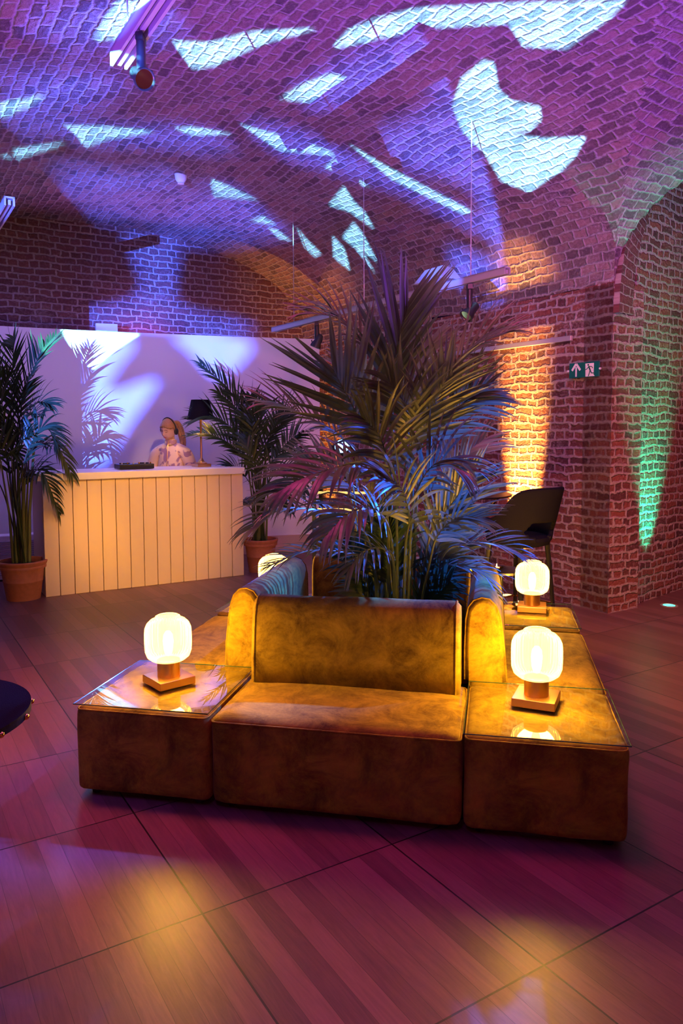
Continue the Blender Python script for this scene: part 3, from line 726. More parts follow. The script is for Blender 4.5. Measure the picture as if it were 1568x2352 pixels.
# sign local frame: x along the wall toward the pier, z up, y into the wall
srz = atan2(-BU.y, -BU.x)
r = thing('exit_sign', 'green and white emergency exit sign with arrow and running man on the brick wall', 'sign', sc_-AV*.03, srz)
M['green'] = simple('sign_green', (.0, .13, .09), .4); M['sign_white'] = simple('sign_white', (.85, .85, .85), .4)
bm = bmesh.new(); box(bm, (0, 0, 0), (sw, .012, shh), bev=.002, seg=1); fin(bm, 'sign_panel', M['green'], r)
def flat(name, polys, m, y=-.0075, th=.0015):
    vs, fs = [], []
    for p in polys:
        b0 = len(vs); n = len(p)
        for (x, z) in p: vs.append(((x-.5)*sw, y, (z-.5)*shh))
        fs.append(tuple(range(b0, b0+n)))
        for (x, z) in p: vs.append(((x-.5)*sw, y+th, (z-.5)*shh))
        for i in range(n): fs.append((b0+i, b0+n+i, b0+n+(i+1) % n, b0+(i+1) % n))
    return meshobj(name, vs, fs, m, r)
def bar(p, q, w): 
    (x0, z0), (x1, z1) = p, q; ar = sw/shh; dx, dz = (x1-x0)*ar, z1-z0; l_ = math.hypot(dx, dz); nx, nz = -dz/l_*w/2, dx/l_*w/2
    return [(x0+nx/ar, z0+nz), (x1+nx/ar, z1+nz), (x1-nx/ar, z1-nz), (x0-nx/ar, z0-nz)]
flat('arrow', [bar((.24, .08), (.24, .72), .12), bar((.235, .93), (.10, .50), .16), bar((.245, .93), (.38, .50), .16)], M['sign_white'])
flat('doorway', [[(.56, .04), (.86, .04), (.82, .16), (.83, .9), (.55, .9)]], M['sign_white'])
flat('running_figure', [bar((.66, .72), (.72, .42), .10), bar((.72, .42), (.76, .25), .07), bar((.76, .25), (.86, .25), .06), bar((.71, .42), (.66, .06), .06), bar((.66, .66), (.60, .52), .05), bar((.60, .52), (.55, .5), .05), bar((.66, .70), (.77, .66), .05), bar((.77, .66), (.80, .56), .05), [(.65+.028*cos(k*pi/5), .80+.06*sin(k*pi/5)) for k in range(10)]], M['green'], -.0095)
for x in (-.53, .53):
    bm = bmesh.new(); cyl(bm, (0, 0, 0), .009, .012, 12); bmesh.ops.transform(bm, matrix=Matrix.Translation((x*sw, 0, 0)) @ Matrix.Rotation(pi/2, 4, 'X'), verts=bm.verts); fin(bm, 'fixing_screw', M['sign_white'], r)
# ------------------------------------------------------------------ rail on the brick wall, tracks and spots
p0, p1 = onwall(1318, 776), onwall(1125, 803)
z_ = (p0.z+p1.z)/2; b0_, b1_ = p0.dot(BU), p1.dot(BU)+1.2
o = thing('wall_rail', 'long thin metal conduit fixed along the brick wall left of the exit sign', 'rail', W(PA-.03, (b0_+b1_)/2, z_), TH)
bm = bmesh.new(); box(bm, (0, 0, 0), (.03, b1_-b0_, .045), bev=.003, seg=1); fin(bm, 'conduit', M['track'], o)
for y in (-.4, 0, .4):
    bm = bmesh.new(); box(bm, (.008, y*(b1_-b0_), 0), (.02, .03, .06)); fin(bm, 'clip', M['track'], o)
def spot_head(loc, aim, label, s=1, lit=None):
    r = thing('track_spotlight', label, 'spotlight', loc)
    a = (Vector(aim)-Vector(loc)); a.normalize(); q = a.to_track_quat('-Z', 'Y').to_matrix().to_4x4()
    bm = bmesh.new(); box(bm, (0, 0, -.02*s), (.035*s, .07*s, .035*s)); fin(bm, 'adapter', M['dark'], r)
    bm = bmesh.new(); cyl(bm, (0, 0, -.17*s), .022*s, .15*s, 16); fin(bm, 'driver_tube', M['dark'], r, True)
    bm = bmesh.new(); rg = lathe(bm, [(.02*s, .09*s), (.032*s, .075*s), (.034*s, .02*s), (.05*s, -.02*s), (.052*s, -.045*s), (.047*s, -.045*s), (.03*s, 0)], 28); bm.faces.new(rg[0][::-1])
    bmesh.ops.transform(bm, matrix=Matrix.Translation((0, 0, -.20*s)) @ q, verts=bm.verts); hd = fin(bm, 'lamp_head', M['dark'], r, True)
    bm = bmesh.new(); cyl(bm, (0, 0, -.036*s), .044*s, .004*s, 24); bmesh.ops.transform(bm, matrix=Matrix.Translation((0, 0, -.20*s)) @ q, verts=bm.verts); fin(bm, 'reflector', lit or M['gold'], hd)
    bm = bmesh.new(); tube(bm, [(.05*s*cos(t_), 0, -.17*s-.05*s*sin(t_)) for t_ in [pi*k/8 for k in range(9)]], .006*s, 6); fin(bm, 'yoke', M['dark'], r)
    return r
def track(a, b0, b1, z, label, w=.05, hang=(), hz=0):
    r = thing('lighting_track', label, 'track', W(a, (b0+b1)/2, z), TH)
    bm = bmesh.new()
    for sx in (-1, 1): box(bm, (sx*w*.42, 0, 0), (w*.16, b1-b0, w*.9))
    box(bm, (0, 0, w*.38), (w, b1-b0, w*.16)); box(bm, (0, 0, -.1*w), (w*.25, b1-b0-.01, w*.5)); fin(bm, 'rail', M['track'], r)
    for y in hang:
        bm = bmesh.new(); top = max(zB(a, y), .5)-.0; tube(bm, [(0, y-(b0+b1)/2, w/2), (0, y-(b0+b1)/2, top-z+.03)], .004, 6); fin(bm, 'hanger', M['track'], r)
    return r
e1 = at(272, 138, 3.45)
track(e1.dot(AV), e1.dot(BU)-1.15, e1.dot(BU), e1.z, 'large grey lighting track across the top left of the vault', .075, (e1.dot(BU)-.9, e1.dot(BU)-.15))
dq = ray(322, 45); kq = e1.dot(AV)/dq.dot(AV)
spot_head(W(e1.dot(AV), dq.dot(BU)*kq, e1.z-.03), W(e1.dot(AV)+.3, 1.0, 1.8), 'black spotlight hanging from the large track at the top left', .85)
e2 = at(22, 462, 5.4); track(e2.dot(AV), e2.dot(BU), e2.dot(BU)+1.6, e2.z, 'short end of a pale track at the left picture edge', .07, (e2.dot(BU)+.9,))
TA = 4.0; t3b0 = 4.08
lft = None
d1 = ray(628, 750); bq = None
tl = TA/d1.dot(AV); bl_ = d1.dot(BU)*tl; tz = EYE+d1.z*tl
d2 = ray(1165, 634); tl2 = TA/d2.dot(AV); br_ = d2.dot(BU)*tl2; tz2 = EYE+d2.z*tl2
TZ = (tz+tz2)/2
track(TA, br_, bl_, TZ, 'long grey lighting track hanging under the vault behind the palm top', .06, (br_+.4, (br_+bl_)/2, bl_-.5))
def ontrack(px, py):
    d = ray(px, py); return W(TA, d.dot(BU)*TA/d.dot(AV), TZ-.03)
spot_head(ontrack(1078, 655), W(2.0, 4.6, .8), 'black spotlight on the long track right of the palm top', 1.1)
spot_head(ontrack(727, 735), W(3.2, 7.4, .5), 'black spotlight on the long track left of the palm top, above the white screen', 1.1, M['led_blue'])
# hanging upward reflector above the long track
q = ontrack(1008, 650)
r = thing('track_reflector', 'blue lit wedge shaped uplighter sitting on the long track', 'uplighter', q+Vector((0, 0, .06)), TH)
bm = bmesh.new(); vs_ = [(-.11, -.16, .02), (.11, -.16, .02), (.11, .2, .02), (-.11, .2, .02), (-.02, -.08, .14), (.13, -.02, .14), (.13, .12, .14), (-.02, .16, .14)]
vv = [bm.verts.new(v) for v in vs_]
for f in ((0, 1, 5, 4), (1, 2, 6, 5), (2, 3, 7, 6), (3, 0, 4, 7), (0, 3, 2, 1), (4, 5, 6, 7)): bm.faces.new([vv[i] for i in f])
fin(bm, 'reflector', M['track'], r)
bm = bmesh.new(); tube(bm, [(0, 0, -.03), (0, 0, .03)], .012); fin(bm, 'bracket', M['track'], r)
# smoke detector on the vault
hp_ = hit(415, 402)
r = thing('smoke_detector', 'small white smoke detector on the brick vault', 'detector', hp_)
bm = bmesh.new(); lathe(bm, [(.001, -.075), (.03, -.075), (.045, -.06), (.055, -.04), (.06, 0), (.06, .05)], 24); fin(bm, 'detector_body', M['white'], r, True)
bm = bmesh.new(); lathe(bm, [(.03, -.078), (.033, -.085), (.001, -.088)], 20); fin(bm, 'sensor_cap', M['white'], r, True)
# white junction box sitting on the screen wall, slim speaker and switch on it
def onscreen(px, py):
    h = w_w_tree.ray_cast(Vector((0, 0, EYE)), ray(px, py).normalized()); return h[0], h[1]
w_w_tree = bvh(w_w)
hb = at(243, 756, 8.95); d_ = .12
r = thing('junction_box', 'small white box standing on the top edge of the white screen wall', 'box', (hb.x, 8.97, WH), radians(24))
bm = bmesh.new(); box(bm, (0, 0, .045), (.25, .09, .088), bev=.006); fin(bm, 'box_body', M['white'], r)
bm = bmesh.new(); box(bm, (0, -.0455, .045), (.20, .002, .06), bev=.001, seg=1); fin(bm, 'cover', M['white'], r)
h_, n_ = onscreen(545, 890); 
r = thing('wall_speaker', 'slim grey column speaker on the white screen wall left of the palm', 'speaker', h_+n_*.035, atan2(n_.y, n_.x)+pi/2)
bm = bmesh.new(); box(bm, (0, 0, 0), (.105, .06, .37), bev=.008); fin(bm, 'speaker_case', M['white'], r)
bm = bmesh.new()
for k in range(24): box(bm, (0, -.032, -.16+k*.0139), (.075, .004, .008))
fin(bm, 'grille', M['grey_mesh'], r)
# ------------------------------------------------------------------ white panel heater behind the left palm
hp2 = at(40, 1240, 7.35)
r = thing('panel_heater', 'low white ventilated heater cabinet behind the left palm pot', 'heater', (-3.56, 7.95, 0), radians(24))
bm = bmesh.new(); box(bm, (0, 0, .255), (.62, .18, .47), bev=.01); fin(bm, 'heater_case', M['white'], r)
bm = bmesh.new()
for k in range(17): box(bm, (0, -.092, .07+k*.022), (.50, .006, .011))
fin(bm, 'grille', M['grey_mesh'], r)
bm = bmesh.new(); box(bm, (0, 0, .01), (.56, .16, .02)); fin(bm, 'plinth', M['dark'], r)
# pale framed board on the screen wall at the left, partly behind the palm
h_, n_ = onscreen(60, 970)
# ------------------------------------------------------------------ equipment stand between the screen and the brick wall
ep = at(790, 1190, 7.2); ep.z = 0
r = thing('bar_trolley', 'black equipment stand with amber lit shelves behind the big palm', 'trolley', ep, radians(-8))
W_, D_, H_ = .56, .42, 1.12
for x in (-1, 1):
    for y in (-1, 1):
        bm = bmesh.new(); box(bm, (x*(W_/2-.02), y*(D_/2-.02), H_/2+.03), (.035, .035, H_)); fin(bm, 'post', M['black'], r)
for z in (.12, .5, .8, 1.12):
    bm = bmesh.new(); box(bm, (0, 0, z), (W_-.02, D_-.02, .03), bev=.003, seg=1); s_ = fin(bm, 'shelf', M['black'], r)
bm = bmesh.new(); box(bm, (0, D_/2-.01, .33), (W_-.06, .012, .55)); fin(bm, 'back_panel', M['black'], r)
for z in (.84, 1.0): 
    bm = bmesh.new(); box(bm, (0, -D_/2+.03, z), (W_-.10, .012, .022)); k = fin(bm, 'light_strip', M['amber_glow'], r); k['label'] = 'glowing amber strip'
for k in range(4):
    bm = bmesh.new(); cyl(bm, ((k % 2-.5)*.46, (k//2-.5)*.34, 0), .03, .03, 12); fin(bm, 'castor', M['dark'], r)
mh = ep+Vector((0, 0, 1.16))
r = thing('moving_head_light', 'black moving head stage light with glowing blue lens on the equipment stand', 'stage light', mh-Vector((0, 0, .024)), radians(-10))
bm = bmesh.new(); box(bm, (0, 0, .04), (.30, .26, .08), bev=.01); fin(bm, 'light_base', M['black'], r)
for x in (-1, 1):
    bm = bmesh.new(); box(bm, (x*.12, 0, .19), (.035, .10, .24), bev=.012); fin(bm, 'yoke_arm', M['black'], r)
bm = bmesh.new(); rg = lathe(bm, [(.05, -.12), (.085, -.06), (.095, .06), (.08, .11), (.07, .11)], 28); bm.faces.new(rg[0][::-1])
bmesh.ops.transform(bm, matrix=Matrix.Translation((0, 0, .25)) @ Matrix.Rotation(radians(62), 4, 'X'), verts=bm.verts); hd = fin(bm, 'lamp_head', M['black'], r, True)
bm = bmesh.new(); cyl(bm, (0, 0, .10), .072, .006, 28); bmesh.ops.transform(bm, matrix=Matrix.Translation((0, 0, .25)) @ Matrix.Rotation(radians(62), 4, 'X'), verts=bm.verts); fin(bm, 'lens', M['led_blue'], hd)
# ------------------------------------------------------------------ on the desk: shaded lamp and DJ controller
lp = onz(455, 1071, DT); u_ = Matrix.Rotation(-drz, 4, 'Z') @ (lp-DA); u_.y = min(max(u_.y, .12), .6)
lp = deskp(u_.x, .38)
r = thing('shade_lamp', 'table lamp with black tapered shade and slim brass stem on the desk', 'lamp', lp, drz+.1)
bm = bmesh.new(); box(bm, (0, 0, .0175), (.16, .16, .033), bev=.002, seg=1); fin(bm, 'lamp_base', M['brass'], r)
bm = bmesh.new(); lathe(bm, [(.001, .035), (.062, .035), (.062, .045), (.04, .055), (.025, .075), (.012, .10), (.011, .4), (.014, .55), (.016, .60), (.001, .60)], 24); fin(bm, 'lamp_stem', M['brass'], r, True)
bm = bmesh.new(); lathe(bm, [(.150, .52), (.100, .74), (.098, .74), (.147, .52), (.150, .52)], 40); sh_ = fin(bm, 'lamp_shade', M['black_fabric'], r, True)
bm = bmesh.new(); lathe(bm, [(.146, .523), (.097, .738)], 40); k = fin(bm, 'shade_lining', M['gold'], sh_, True); k['label'] = 'golden inside of the shade'
bm = bmesh.new(); bmesh.ops.create_uvsphere(bm, u_segments=16, v_segments=12, radius=.03, matrix=Matrix.Translation((0, 0, .63))); fin(bm, 'bulb', M['bulb'], r, True)
lamp('shade_lamp_light', 'POINT', lp+Vector((0, 0, .59)), 9, (1, .55, .15), None, .03)
cp = onz(296, 1075, DT); u_ = Matrix.Rotation(-drz, 4, 'Z') @ (cp-DA)
r = thing('mixing_controller', 'low black audio controller with knobs lying on the desk', 'controller', deskp(u_.x, .36), drz)
bm = bmesh.new(); box(bm, (0, 0, .03), (.36, .24, .05), bev=.004); fin(bm, 'controller_case', M['black'], r)
for x in (-.1, .1):
    bm = bmesh.new(); cyl(bm, (x, 0, .055), .055, .012, 28); fin(bm, 'jog_wheel', M['dark'], r)
for k in range(6):
    bm = bmesh.new(); cyl(bm, (-.15+k*.06, -.085, .055), .008, .018, 10); fin(bm, 'knob', M['gold' if k % 2 else 'track'], r)
# ------------------------------------------------------------------ kentia palms
def spline(P, n=24):
    P = [Vector(p) for p in P]; Q = [P[0]*2-P[1]]+P+[P[-1]*2-P[-2]]; out = []
    seg = len(P)-1
    for k in range(n+1):
        t = k/n*seg; i = min(int(t), seg-1); t -= i; a, b, c, d = Q[i:i+4]
        out.append(.5*((2*b)+(c-a)*t+(2*a-5*b+4*c-d)*t*t+(3*b-3*c+d-a)*t**3))
    return out
def frond(root, P, start=.4, n=20, L=.34, wd=.026, nrm=None, droop=.5, ang=38, m='leaf', seed=0, tipang=14, r0=.008, vfold=.25):
    rnd = random.Random(seed*31+5); C_ = spline(P, 30); o = root.location
    C_ = [c-o for c in C_]; vs, fs = [], []
    # stalk
    m6 = 5; prev = None
    for i, p in enumerate(C_):
        t = (C_[min(i+1, 30)]-C_[max(0, i-1)]).normalized(); ux = t.cross(Vector((.3, .2, 1))).normalized(); uy = ux.cross(t)
        rr = r0*(1-.8*i/30)
        for k in range(m6): a = 2*pi*k/m6; vs.append(p+(ux*cos(a)+uy*sin(a))*rr)
        if i:
            b0 = (i-1)*m6
            for k in range(m6): fs.append((b0+k, b0+(k+1) % m6, b0+m6+(k+1) % m6, b0+m6+k))
    for i in range(n):
        u = (i+.5)/n; s = start+(1-start)*u**.92; x = s*30; k = min(29, int(x)); p = C_[k].lerp(C_[k+1], x-k)
        t = (C_[min(k+2, 30)]-C_[max(0, k-1)]).normalized()
        nn = Vector(nrm) if nrm is not None else Vector((0, 0, 1))
        nn = (nn-t*nn.dot(t)); nn = nn.normalized() if nn.length > .05 else t.cross(Vector((1, 0, 0))).normalized()
        side = t.cross(nn).normalized()
        prof = (.55+.45*sin(pi*min(1, u*1.25+.12))) if u < .72 else (.55+.45*sin(pi*(.9+.12)))*(1-.45*(u-.72)/.28)+.02
        prof = (.62+.38*sin(pi*min(.5, u*.9+.08)*1.0)) * (1-.5*max(0, u-.55)/.45)
        for sg in (-1, 1):
            th = radians(ang+(tipang-ang)*u*.9+rnd.uniform(-5, 5)); le = L*prof*rnd.uniform(.88, 1.08)
            th = pi/2-(pi/2-th)            
            d = (side*sg*sin(th)+t*cos(th)+nn*(vfold+rnd.uniform(-.08, .12))).normalized()
            w = wd*rnd.uniform(.8, 1.15)*(1-.35*u); ns = 7; b0 = len(vs); q = p.copy(); dr = droop*rnd.uniform(.6, 1.4)
            for j in range(ns+1):
                v = j/ns; ww = w*.5*(sin(pi*min(1, (v*.92+.08))**.75))*1.05 if v < 1 else .0006
                wv = d.cross(nn).normalized() if d.cross(nn).length > .1 else side
                fold = nn*ww*.35
                vs += [q-wv*ww+fold*.6, q-fold*.2, q+wv*ww+fold*.6]
                if j: 
                    c0 = b0+(j-1)*3
                    fs += [(c0, c0+1, c0+4, c0+3), (c0+1, c0+2, c0+5, c0+4)]
                q = q+d*(le/ns); d = (d+Vector((0, 0, -1))*dr*(.10+.22*v)*1.3/ns*3).normalized()
    return meshobj('frond', vs, fs, M[m], root, smooth=False)
CAMP = Vector((0, 0, EYE))
def tocam(p): return (CAMP-Vector(p)).normalized()
PC = Vector((.30, 4.05, 0))
palm = thing('kentia_palm', 'large bushy kentia palm rising from the middle of the sofa island', 'palm', PC)
bm = bmesh.new(); rg = lathe(bm, [(.25, .0), (.30, .36), (.32, .38), (.32, .42), (.285, .42), (.27, .36)], 40); bm.faces.new(rg[0][::-1]); fin(bm, 'pot', M['black'], palm, True)
bm = bmesh.new(); cyl(bm, (0, 0, .33), .272, .02, 32); fin(bm, 'soil', M['soil'], palm)
def A(px, py, Y): return at(px, py, Y)
b0 = lambda dx, dy=0, z=.36: PC+Vector((dx, dy, z))
face = Vector((0, -1, .15))
FR = [
 # (points), start, n, leaf length, width, normal, droop, angle
 ([b0(.04), A(905,1050,4.0), A(903,850,3.98), A(935,700,3.96)], .56, 16, .50, 0.032, face, .12, 34),
 ([b0(-.02), A(880,1120,3.9), A(825,965,3.85), A(765,850,3.8)], .60, 13, .52, 0.030, face, .12, 50),
 ([b0(.06,.05), A(945,1050,4.1), A(880,860,4.05), A(790,740,4.0), A(705,718,3.95)], .52, 19, .36, 0.023, (.1,-.5,.9), 1.0, 50),
 ([b0(.08,.02), A(985,1080,4.05), A(1000,900,4.0), A(1080,800,3.95), A(1165,765,3.9)], .50, 19, .34, 0.023, (-.2,-.5,.9), .9, 46),
 ([b0(.08,-.03), A(960,1100,3.9), A(985,960,3.85), A(1035,850,3.8)], .50, 15, .40, 0.026, (.2,-1,.2), .5, 50),
 ([b0(-.05,-.05), A(885,1150,3.8), A(830,1070,3.7), A(720,1090,3.6), A(640,1130,3.55)], .44, 18, .34, 0.030, (-.1,-.6,.8), 1.7, 55),
 ([b0(-.05), A(870,1130,3.95), A(790,1010,3.9), A(690,950,3.85), A(615,930,3.8)], .50, 18, .32, 0.023, (0,-.5,.9), .8, 45),
 ([b0(-.10,-.03), A(850,1250,3.8), A(760,1180,3.7), A(650,1170,3.6), A(580,1215,3.55)], .42, 15, .28, 0.021, (0,-.4,.9), 1.3, 45),
 ([b0(.08,-.03), A(985,1240,3.9), A(1035,1160,3.88), A(1090,1090,3.85)], .40, 15, .34, 0.026, face, .35, 40),
 ([b0(.10,-.03), A(1010,1290,3.85), A(1070,1250,3.8), A(1130,1250,3.75), A(1190,1275,3.72)], .40, 13, .22, 0.017, (0,-.4,.9), .9, 42),
 ([b0(.05,.0), A(960,1130,3.95), A(1000,1010,3.9), A(1060,930,3.85), A(1110,900,3.8)], .48, 18, .34, 0.025, (.2,-.8,.5), .8, 50),
 ([b0(.0,-.05), A(910,1180,3.75), A(895,1080,3.7), A(870,1000,3.65), A(830,960,3.6)], .45, 15, .34, 0.028, (0,-.8,.5), 1.2, 55),
 ([b0(.05,-.04), A(945,1200,3.7), A(965,1110,3.65), A(1010,1060,3.6), A(1060,1080,3.55)], .42, 15, .32, 0.026, (0,-.6,.7), 1.5, 52),
 ([b0(-.02,-.06), A(900,1250,3.72), A(860,1170,3.6), A(800,1180,3.5), A(750,1230,3.45)], .42, 13, .30, 0.030, (0,-.6,.8), 1.8, 60),
 ([b0(-.12,-.02), A(860,1310,3.75), A(770,1265,3.65), A(690,1270,3.6), A(620,1300,3.55)], .36, 15, .20, 0.013, (0,-.3,.9), 1.0, 40),
 ([b0(.10,0), A(1000,1320,3.9), A(1050,1300,3.85), A(1110,1320,3.8), A(1140,1370,3.78)], .36, 12, .18, 0.013, (0,-.3,.9), 1.1, 40),
 ([b0(.02,.08), A(930,1100,4.3), A(950,900,4.35), A(990,780,4.4)], .50, 18, .38, 0.026, face, .4, 45),
 ([b0(-.02,.08), A(890,1100,4.3), A(850,930,4.4), A(800,830,4.5)], .50, 18, .36, 0.026, face, .5, 45),
 ([b0(.06,.08), A(1000,1150,4.3), A(1050,1060,4.4), A(1110,1010,4.5)], .45, 15, .34, 0.025, (0,-.8,.5), .7, 48),
 ([b0(-.06,.08), A(850,1180,4.2), A(770,1090,4.3), A(690,1060,4.4)], .45, 15, .34, 0.025, (0,-.7,.6), .8, 48),
 ([b0(.02,-.02), A(935,1150,3.85), A(945,1020,3.82), A(930,930,3.8), A(890,870,3.75)], .48, 18, .36, 0.028, (0,-.9,.4), .9, 55),
 ([b0(.03,-.06), A(930,1270,3.7), A(940,1190,3.65), A(920,1120,3.55), A(880,1100,3.5)], .42, 13, .30, 0.028, (0,-.8,.6), 1.4, 55),
 ([b0(.0,-.08), A(905,1310,3.72), A(880,1260,3.62), A(830,1270,3.5), A(800,1310,3.45)], .38, 12, .22, 0.018, (0,-.5,.8), 1.4, 50),
 ([b0(.07,-.06), A(985,1300,3.8), A(1005,1230,3.72), A(1050,1190,3.65), A(1100,1190,3.6)], .40, 13, .30, 0.021, (0,-.7,.6), .8, 42),
]
for i, (P, st, n, L_, wd, nr, dr, an_) in enumerate(FR): frond(palm, P, st, n, L_, wd, nr, dr, an_, seed=i)
rnd = random.Random(3)
for k in range(16):
    a = rnd.uniform(0, 2*pi); bm = bmesh.new(); d_ = Vector((cos(a), sin(a), 0))*rnd.uniform(.03, .14)
    tube(bm, [d_+Vector((0, 0, .33)), d_*1.5+Vector((0, 0, .75)), d_*2.3+Vector((0, 0, rnd.uniform(1.0, 1.4)))], [.014, .009, .005], 6)
    fin(bm, 'stalk', M['stem'], palm, True)
for k in range(7):
    a = rnd.uniform(0, 2*pi); rr = rnd.uniform(.2, .42); h_ = rnd.uniform(.4, .85)
    d_ = Vector((cos(a), sin(a)*.7, 0))
    frond(palm, [PC+d_*.06+Vector((0, 0, .36)), PC+d_*rr*.5+Vector((0, 0, .36+h_*.6)), PC+d_*rr+Vector((0, 0, .36+h_))], .4, 16, .28, .030, (0, -.8, .6), .9, 45, seed=60+k, m='leaf' if k % 2 else 'leaf_dark')
def pot(root, r, h, m):
    bm = bmesh.new(); rg = lathe(bm, [(r*.70, 0), (r*.82, h*.45), (r*.835, h*.46), (r*.84, h*.49), (r*.83, h*.50), (r*.90, h*.80), (r*.99, h*.81), (r*1.0, h*.86), (r*.985, h*.88), (r*1.02, h*.92), (r*1.05, h*.97), (r*1.03, h), (r*.93, h), (r*.90, h*.93), (r*.88, h*.85)], 48); bm.faces.new(rg[0][::-1]); fin(bm, 'pot', m, root, True)
    bm = bmesh.new(); cyl(bm, (0, 0, h*.84), r*.885, h*.03, 32); fin(bm, 'soil', M['soil'], root)
def small_palm(name_label, base, r, h, specs, m, seed, nst=10, group=None):
    root = thing('kentia_palm', name_label, 'palm', base); pot(root, r, h, M['terracotta'])
    rnd = random.Random(seed)
    for k in range(nst):
        a = rnd.uniform(0, 2*pi); d_ = Vector((cos(a), sin(a), 0))*rnd.uniform(.02, r*.5); bm = bmesh.new()
        tube(bm, [d_+Vector((0, 0, h*.85)), d_*1.3+Vector((0, 0, h+.45)), d_*2.2+Vector((0, 0, h+rnd.uniform(.8, 1.1)))], [.016, .010, .006], 6); fin(bm, 'stalk', M['stem'], root, True)
    for i, (P, L_, n, dr) in enumerate(specs):
        st = base+Vector((rnd.uniform(-.06, .06), rnd.uniform(-.06, .06), h*.85))
        Y = base.y; PP_ = [st]+[at(x, y, Y+rnd.uniform(-.25, .25)) for x, y in P]
        frond(root, PP_, .45, n, L_, .030, (rnd.uniform(-.3, .3), -.7, .7), dr, 45, m, seed*100+i)
    return root
LB = onz(38, 1383, 0)+Vector((0, .16, 0))
small_palm('kentia palm in a terracotta pot left of the long desk, cut by the picture edge', LB, .215, .37, [
 ([(30,1100),(25,950),(30,820),(35,775)], .36, 20, .4), ([(40,1080),(50,930),(85,830),(130,775)], .34, 20, .6), ([(20,1080),(0,930),(-30,830),(-70,780)], .34, 20, .6),
 ([(45,1130),(70,1020),(110,985),(165,1090)], .32, 20, 1.4), ([(40,1180),(60,1090),(100,1090),(135,1180)], .28, 18, 1.5), ([(30,1150),(10,1040),(-40,1000),(-90,1050)], .32, 20, 1.3),
 ([(35,1120),(45,1010),(80,930),(115,930)], .30, 18, 1.1), ([(25,1120),(15,1000),(5,920),(20,860)], .32, 18, .7), ([(40,1150),(55,1060),(90,1020),(140,1030)], .30, 18, 1.3),
 ([(30,1160),(25,1080),(50,1020),(70,1000)], .28, 16, 1.3), ([(40,1100),(40,990),(50,900),(80,860)], .32, 18, .7), ([(20,1170),(-10,1100),(-40,1120),(-60,1180)], .28, 16, 1.4),
 ([(35,1140),(30,1050),(0,980),(-20,960)], .30, 18, 1.1), ([(40,1160),(60,1110),(85,1080),(120,1090)], .26, 16, 1.2), ([(30,1130),(35,1040),(60,960),(100,950)], .32, 18, 1.0),
 ], 'leaf_dark', 4, 14)
MB_ = onz(594, 1320, 0)+Vector((.0, .22, 0))
small_palm('dark kentia palm in a terracotta pot at the right end of the desk', MB_, .19, .37, [
 ([(590,1100),(570,980),(530,900),(460,835)], .30, 22, .9), ([(595,1080),(580,990),(575,930),(575,910)], .30, 18, .3), ([(595,1080),(555,1010),(500,960),(445,965)], .34, 20, .7),
 ([(600,1090),(620,1000),(650,950),(690,930)], .32, 20, .8), ([(590,1120),(550,1040),(490,1000),(435,1000)], .28, 20, .7), ([(600,1120),(640,1040),(680,1000),(720,990)], .30, 20, .9),
 ([(590,1110),(585,1020),(600,950),(620,935)], .32, 18, .6), ([(600,1150),(630,1090),(670,1080),(700,1130)], .30, 18, 1.3), ([(590,1150),(560,1090),(535,1070),(500,1080)], .24, 16, 1.1),
 ([(595,1130),(600,1040),(640,980),(660,960)], .30, 18, .8), ([(590,1140),(570,1060),(540,1010),(520,1000)], .30, 18, .9), ([(600,1180),(620,1120),(650,1130),(670,1180)], .26, 16, 1.4),
 ([(595,1160),(590,1080),(570,1030),(560,990)], .28, 16, .8), ([(600,1130),(610,1050),(590,980),(560,950)], .30, 18, .8), ([(600,1140),(625,1060),(670,1040),(710,1050)], .30, 18, 1.0),
 ([(590,1200),(570,1160),(560,1150),(545,1180)], .2, 12, 1.2), ([(595,1100),(575,1000),(545,940),(500,900)], .30, 18, .8),
 ], 'leaf_dark', 8, 12)
# ------------------------------------------------------------------ the person behind the desk
def skin(verts, edges, radii, sub=2, root=0):
    me = bpy.data.meshes.new('tmp'); me.from_pydata([tuple(v) for v in verts], edges, []); o = bpy.data.objects.new('tmp', me); COL.objects.link(o)
    o.modifiers.new('s', 'SKIN'); o.modifiers.new('u', 'SUBSURF').levels = sub
    for i, r in enumerate(radii): me.skin_vertices[0].data[i].radius = (r, r) if not isinstance(r, tuple) else r
    for i in range(len(verts)): me.skin_vertices[0].data[i].use_root = (i == root)
    bpy.context.view_layer.update(); ev = o.evaluated_get(bpy.context.evaluated_depsgraph_get()); m2 = bpy.data.meshes.new_from_object(ev)
    bpy.data.objects.remove(o); return m2
def hp(x, y, z): return (x, y, z)
WL = at(392, 1000, 8.62); WL.z = 0
per = thing('person', 'person with blond ponytail and headphones in a printed cream jacket, looking down behind the desk', 'person', WL, radians(-8))
# body: faces -Y (towards the camera), head turned and bowed to the camera's left
V = [(0,0,.95),(0,0,1.08),(0,.01,1.22),(0,.01,1.34),(0,.005,1.43),(0,-.005,1.49),
     (-.09,0,.88),(-.10,.0,.50),(-.10,.02,.09),(-.10,-.10,.03),(.09,0,.88),(.10,0,.50),(.10,.02,.09),(.10,-.10,.03),
     (-.14,.01,1.35),(-.225,.02,1.17),(-.20,-.13,1.05),(-.18,-.20,1.02),(.14,.01,1.35),(.225,.02,1.17),(.20,-.13,1.05),(.18,-.20,1.02)]
Ed = [(0,1),(1,2),(2,3),(3,4),(4,5),(0,6),(6,7),(7,8),(8,9),(0,10),(10,11),(11,12),(12,13),(3,14),(14,15),(15,16),(16,17),(3,18),(18,19),(19,20),(20,21)]
Rd = [(.14,.10),(.115,.085),(.13,.095),(.12,.08),(.05,.05),(.046,.046),.075,.052,.036,.03,.075,.052,.036,.03,.05,.040,.028,.024,.05,.040,.028,.024]
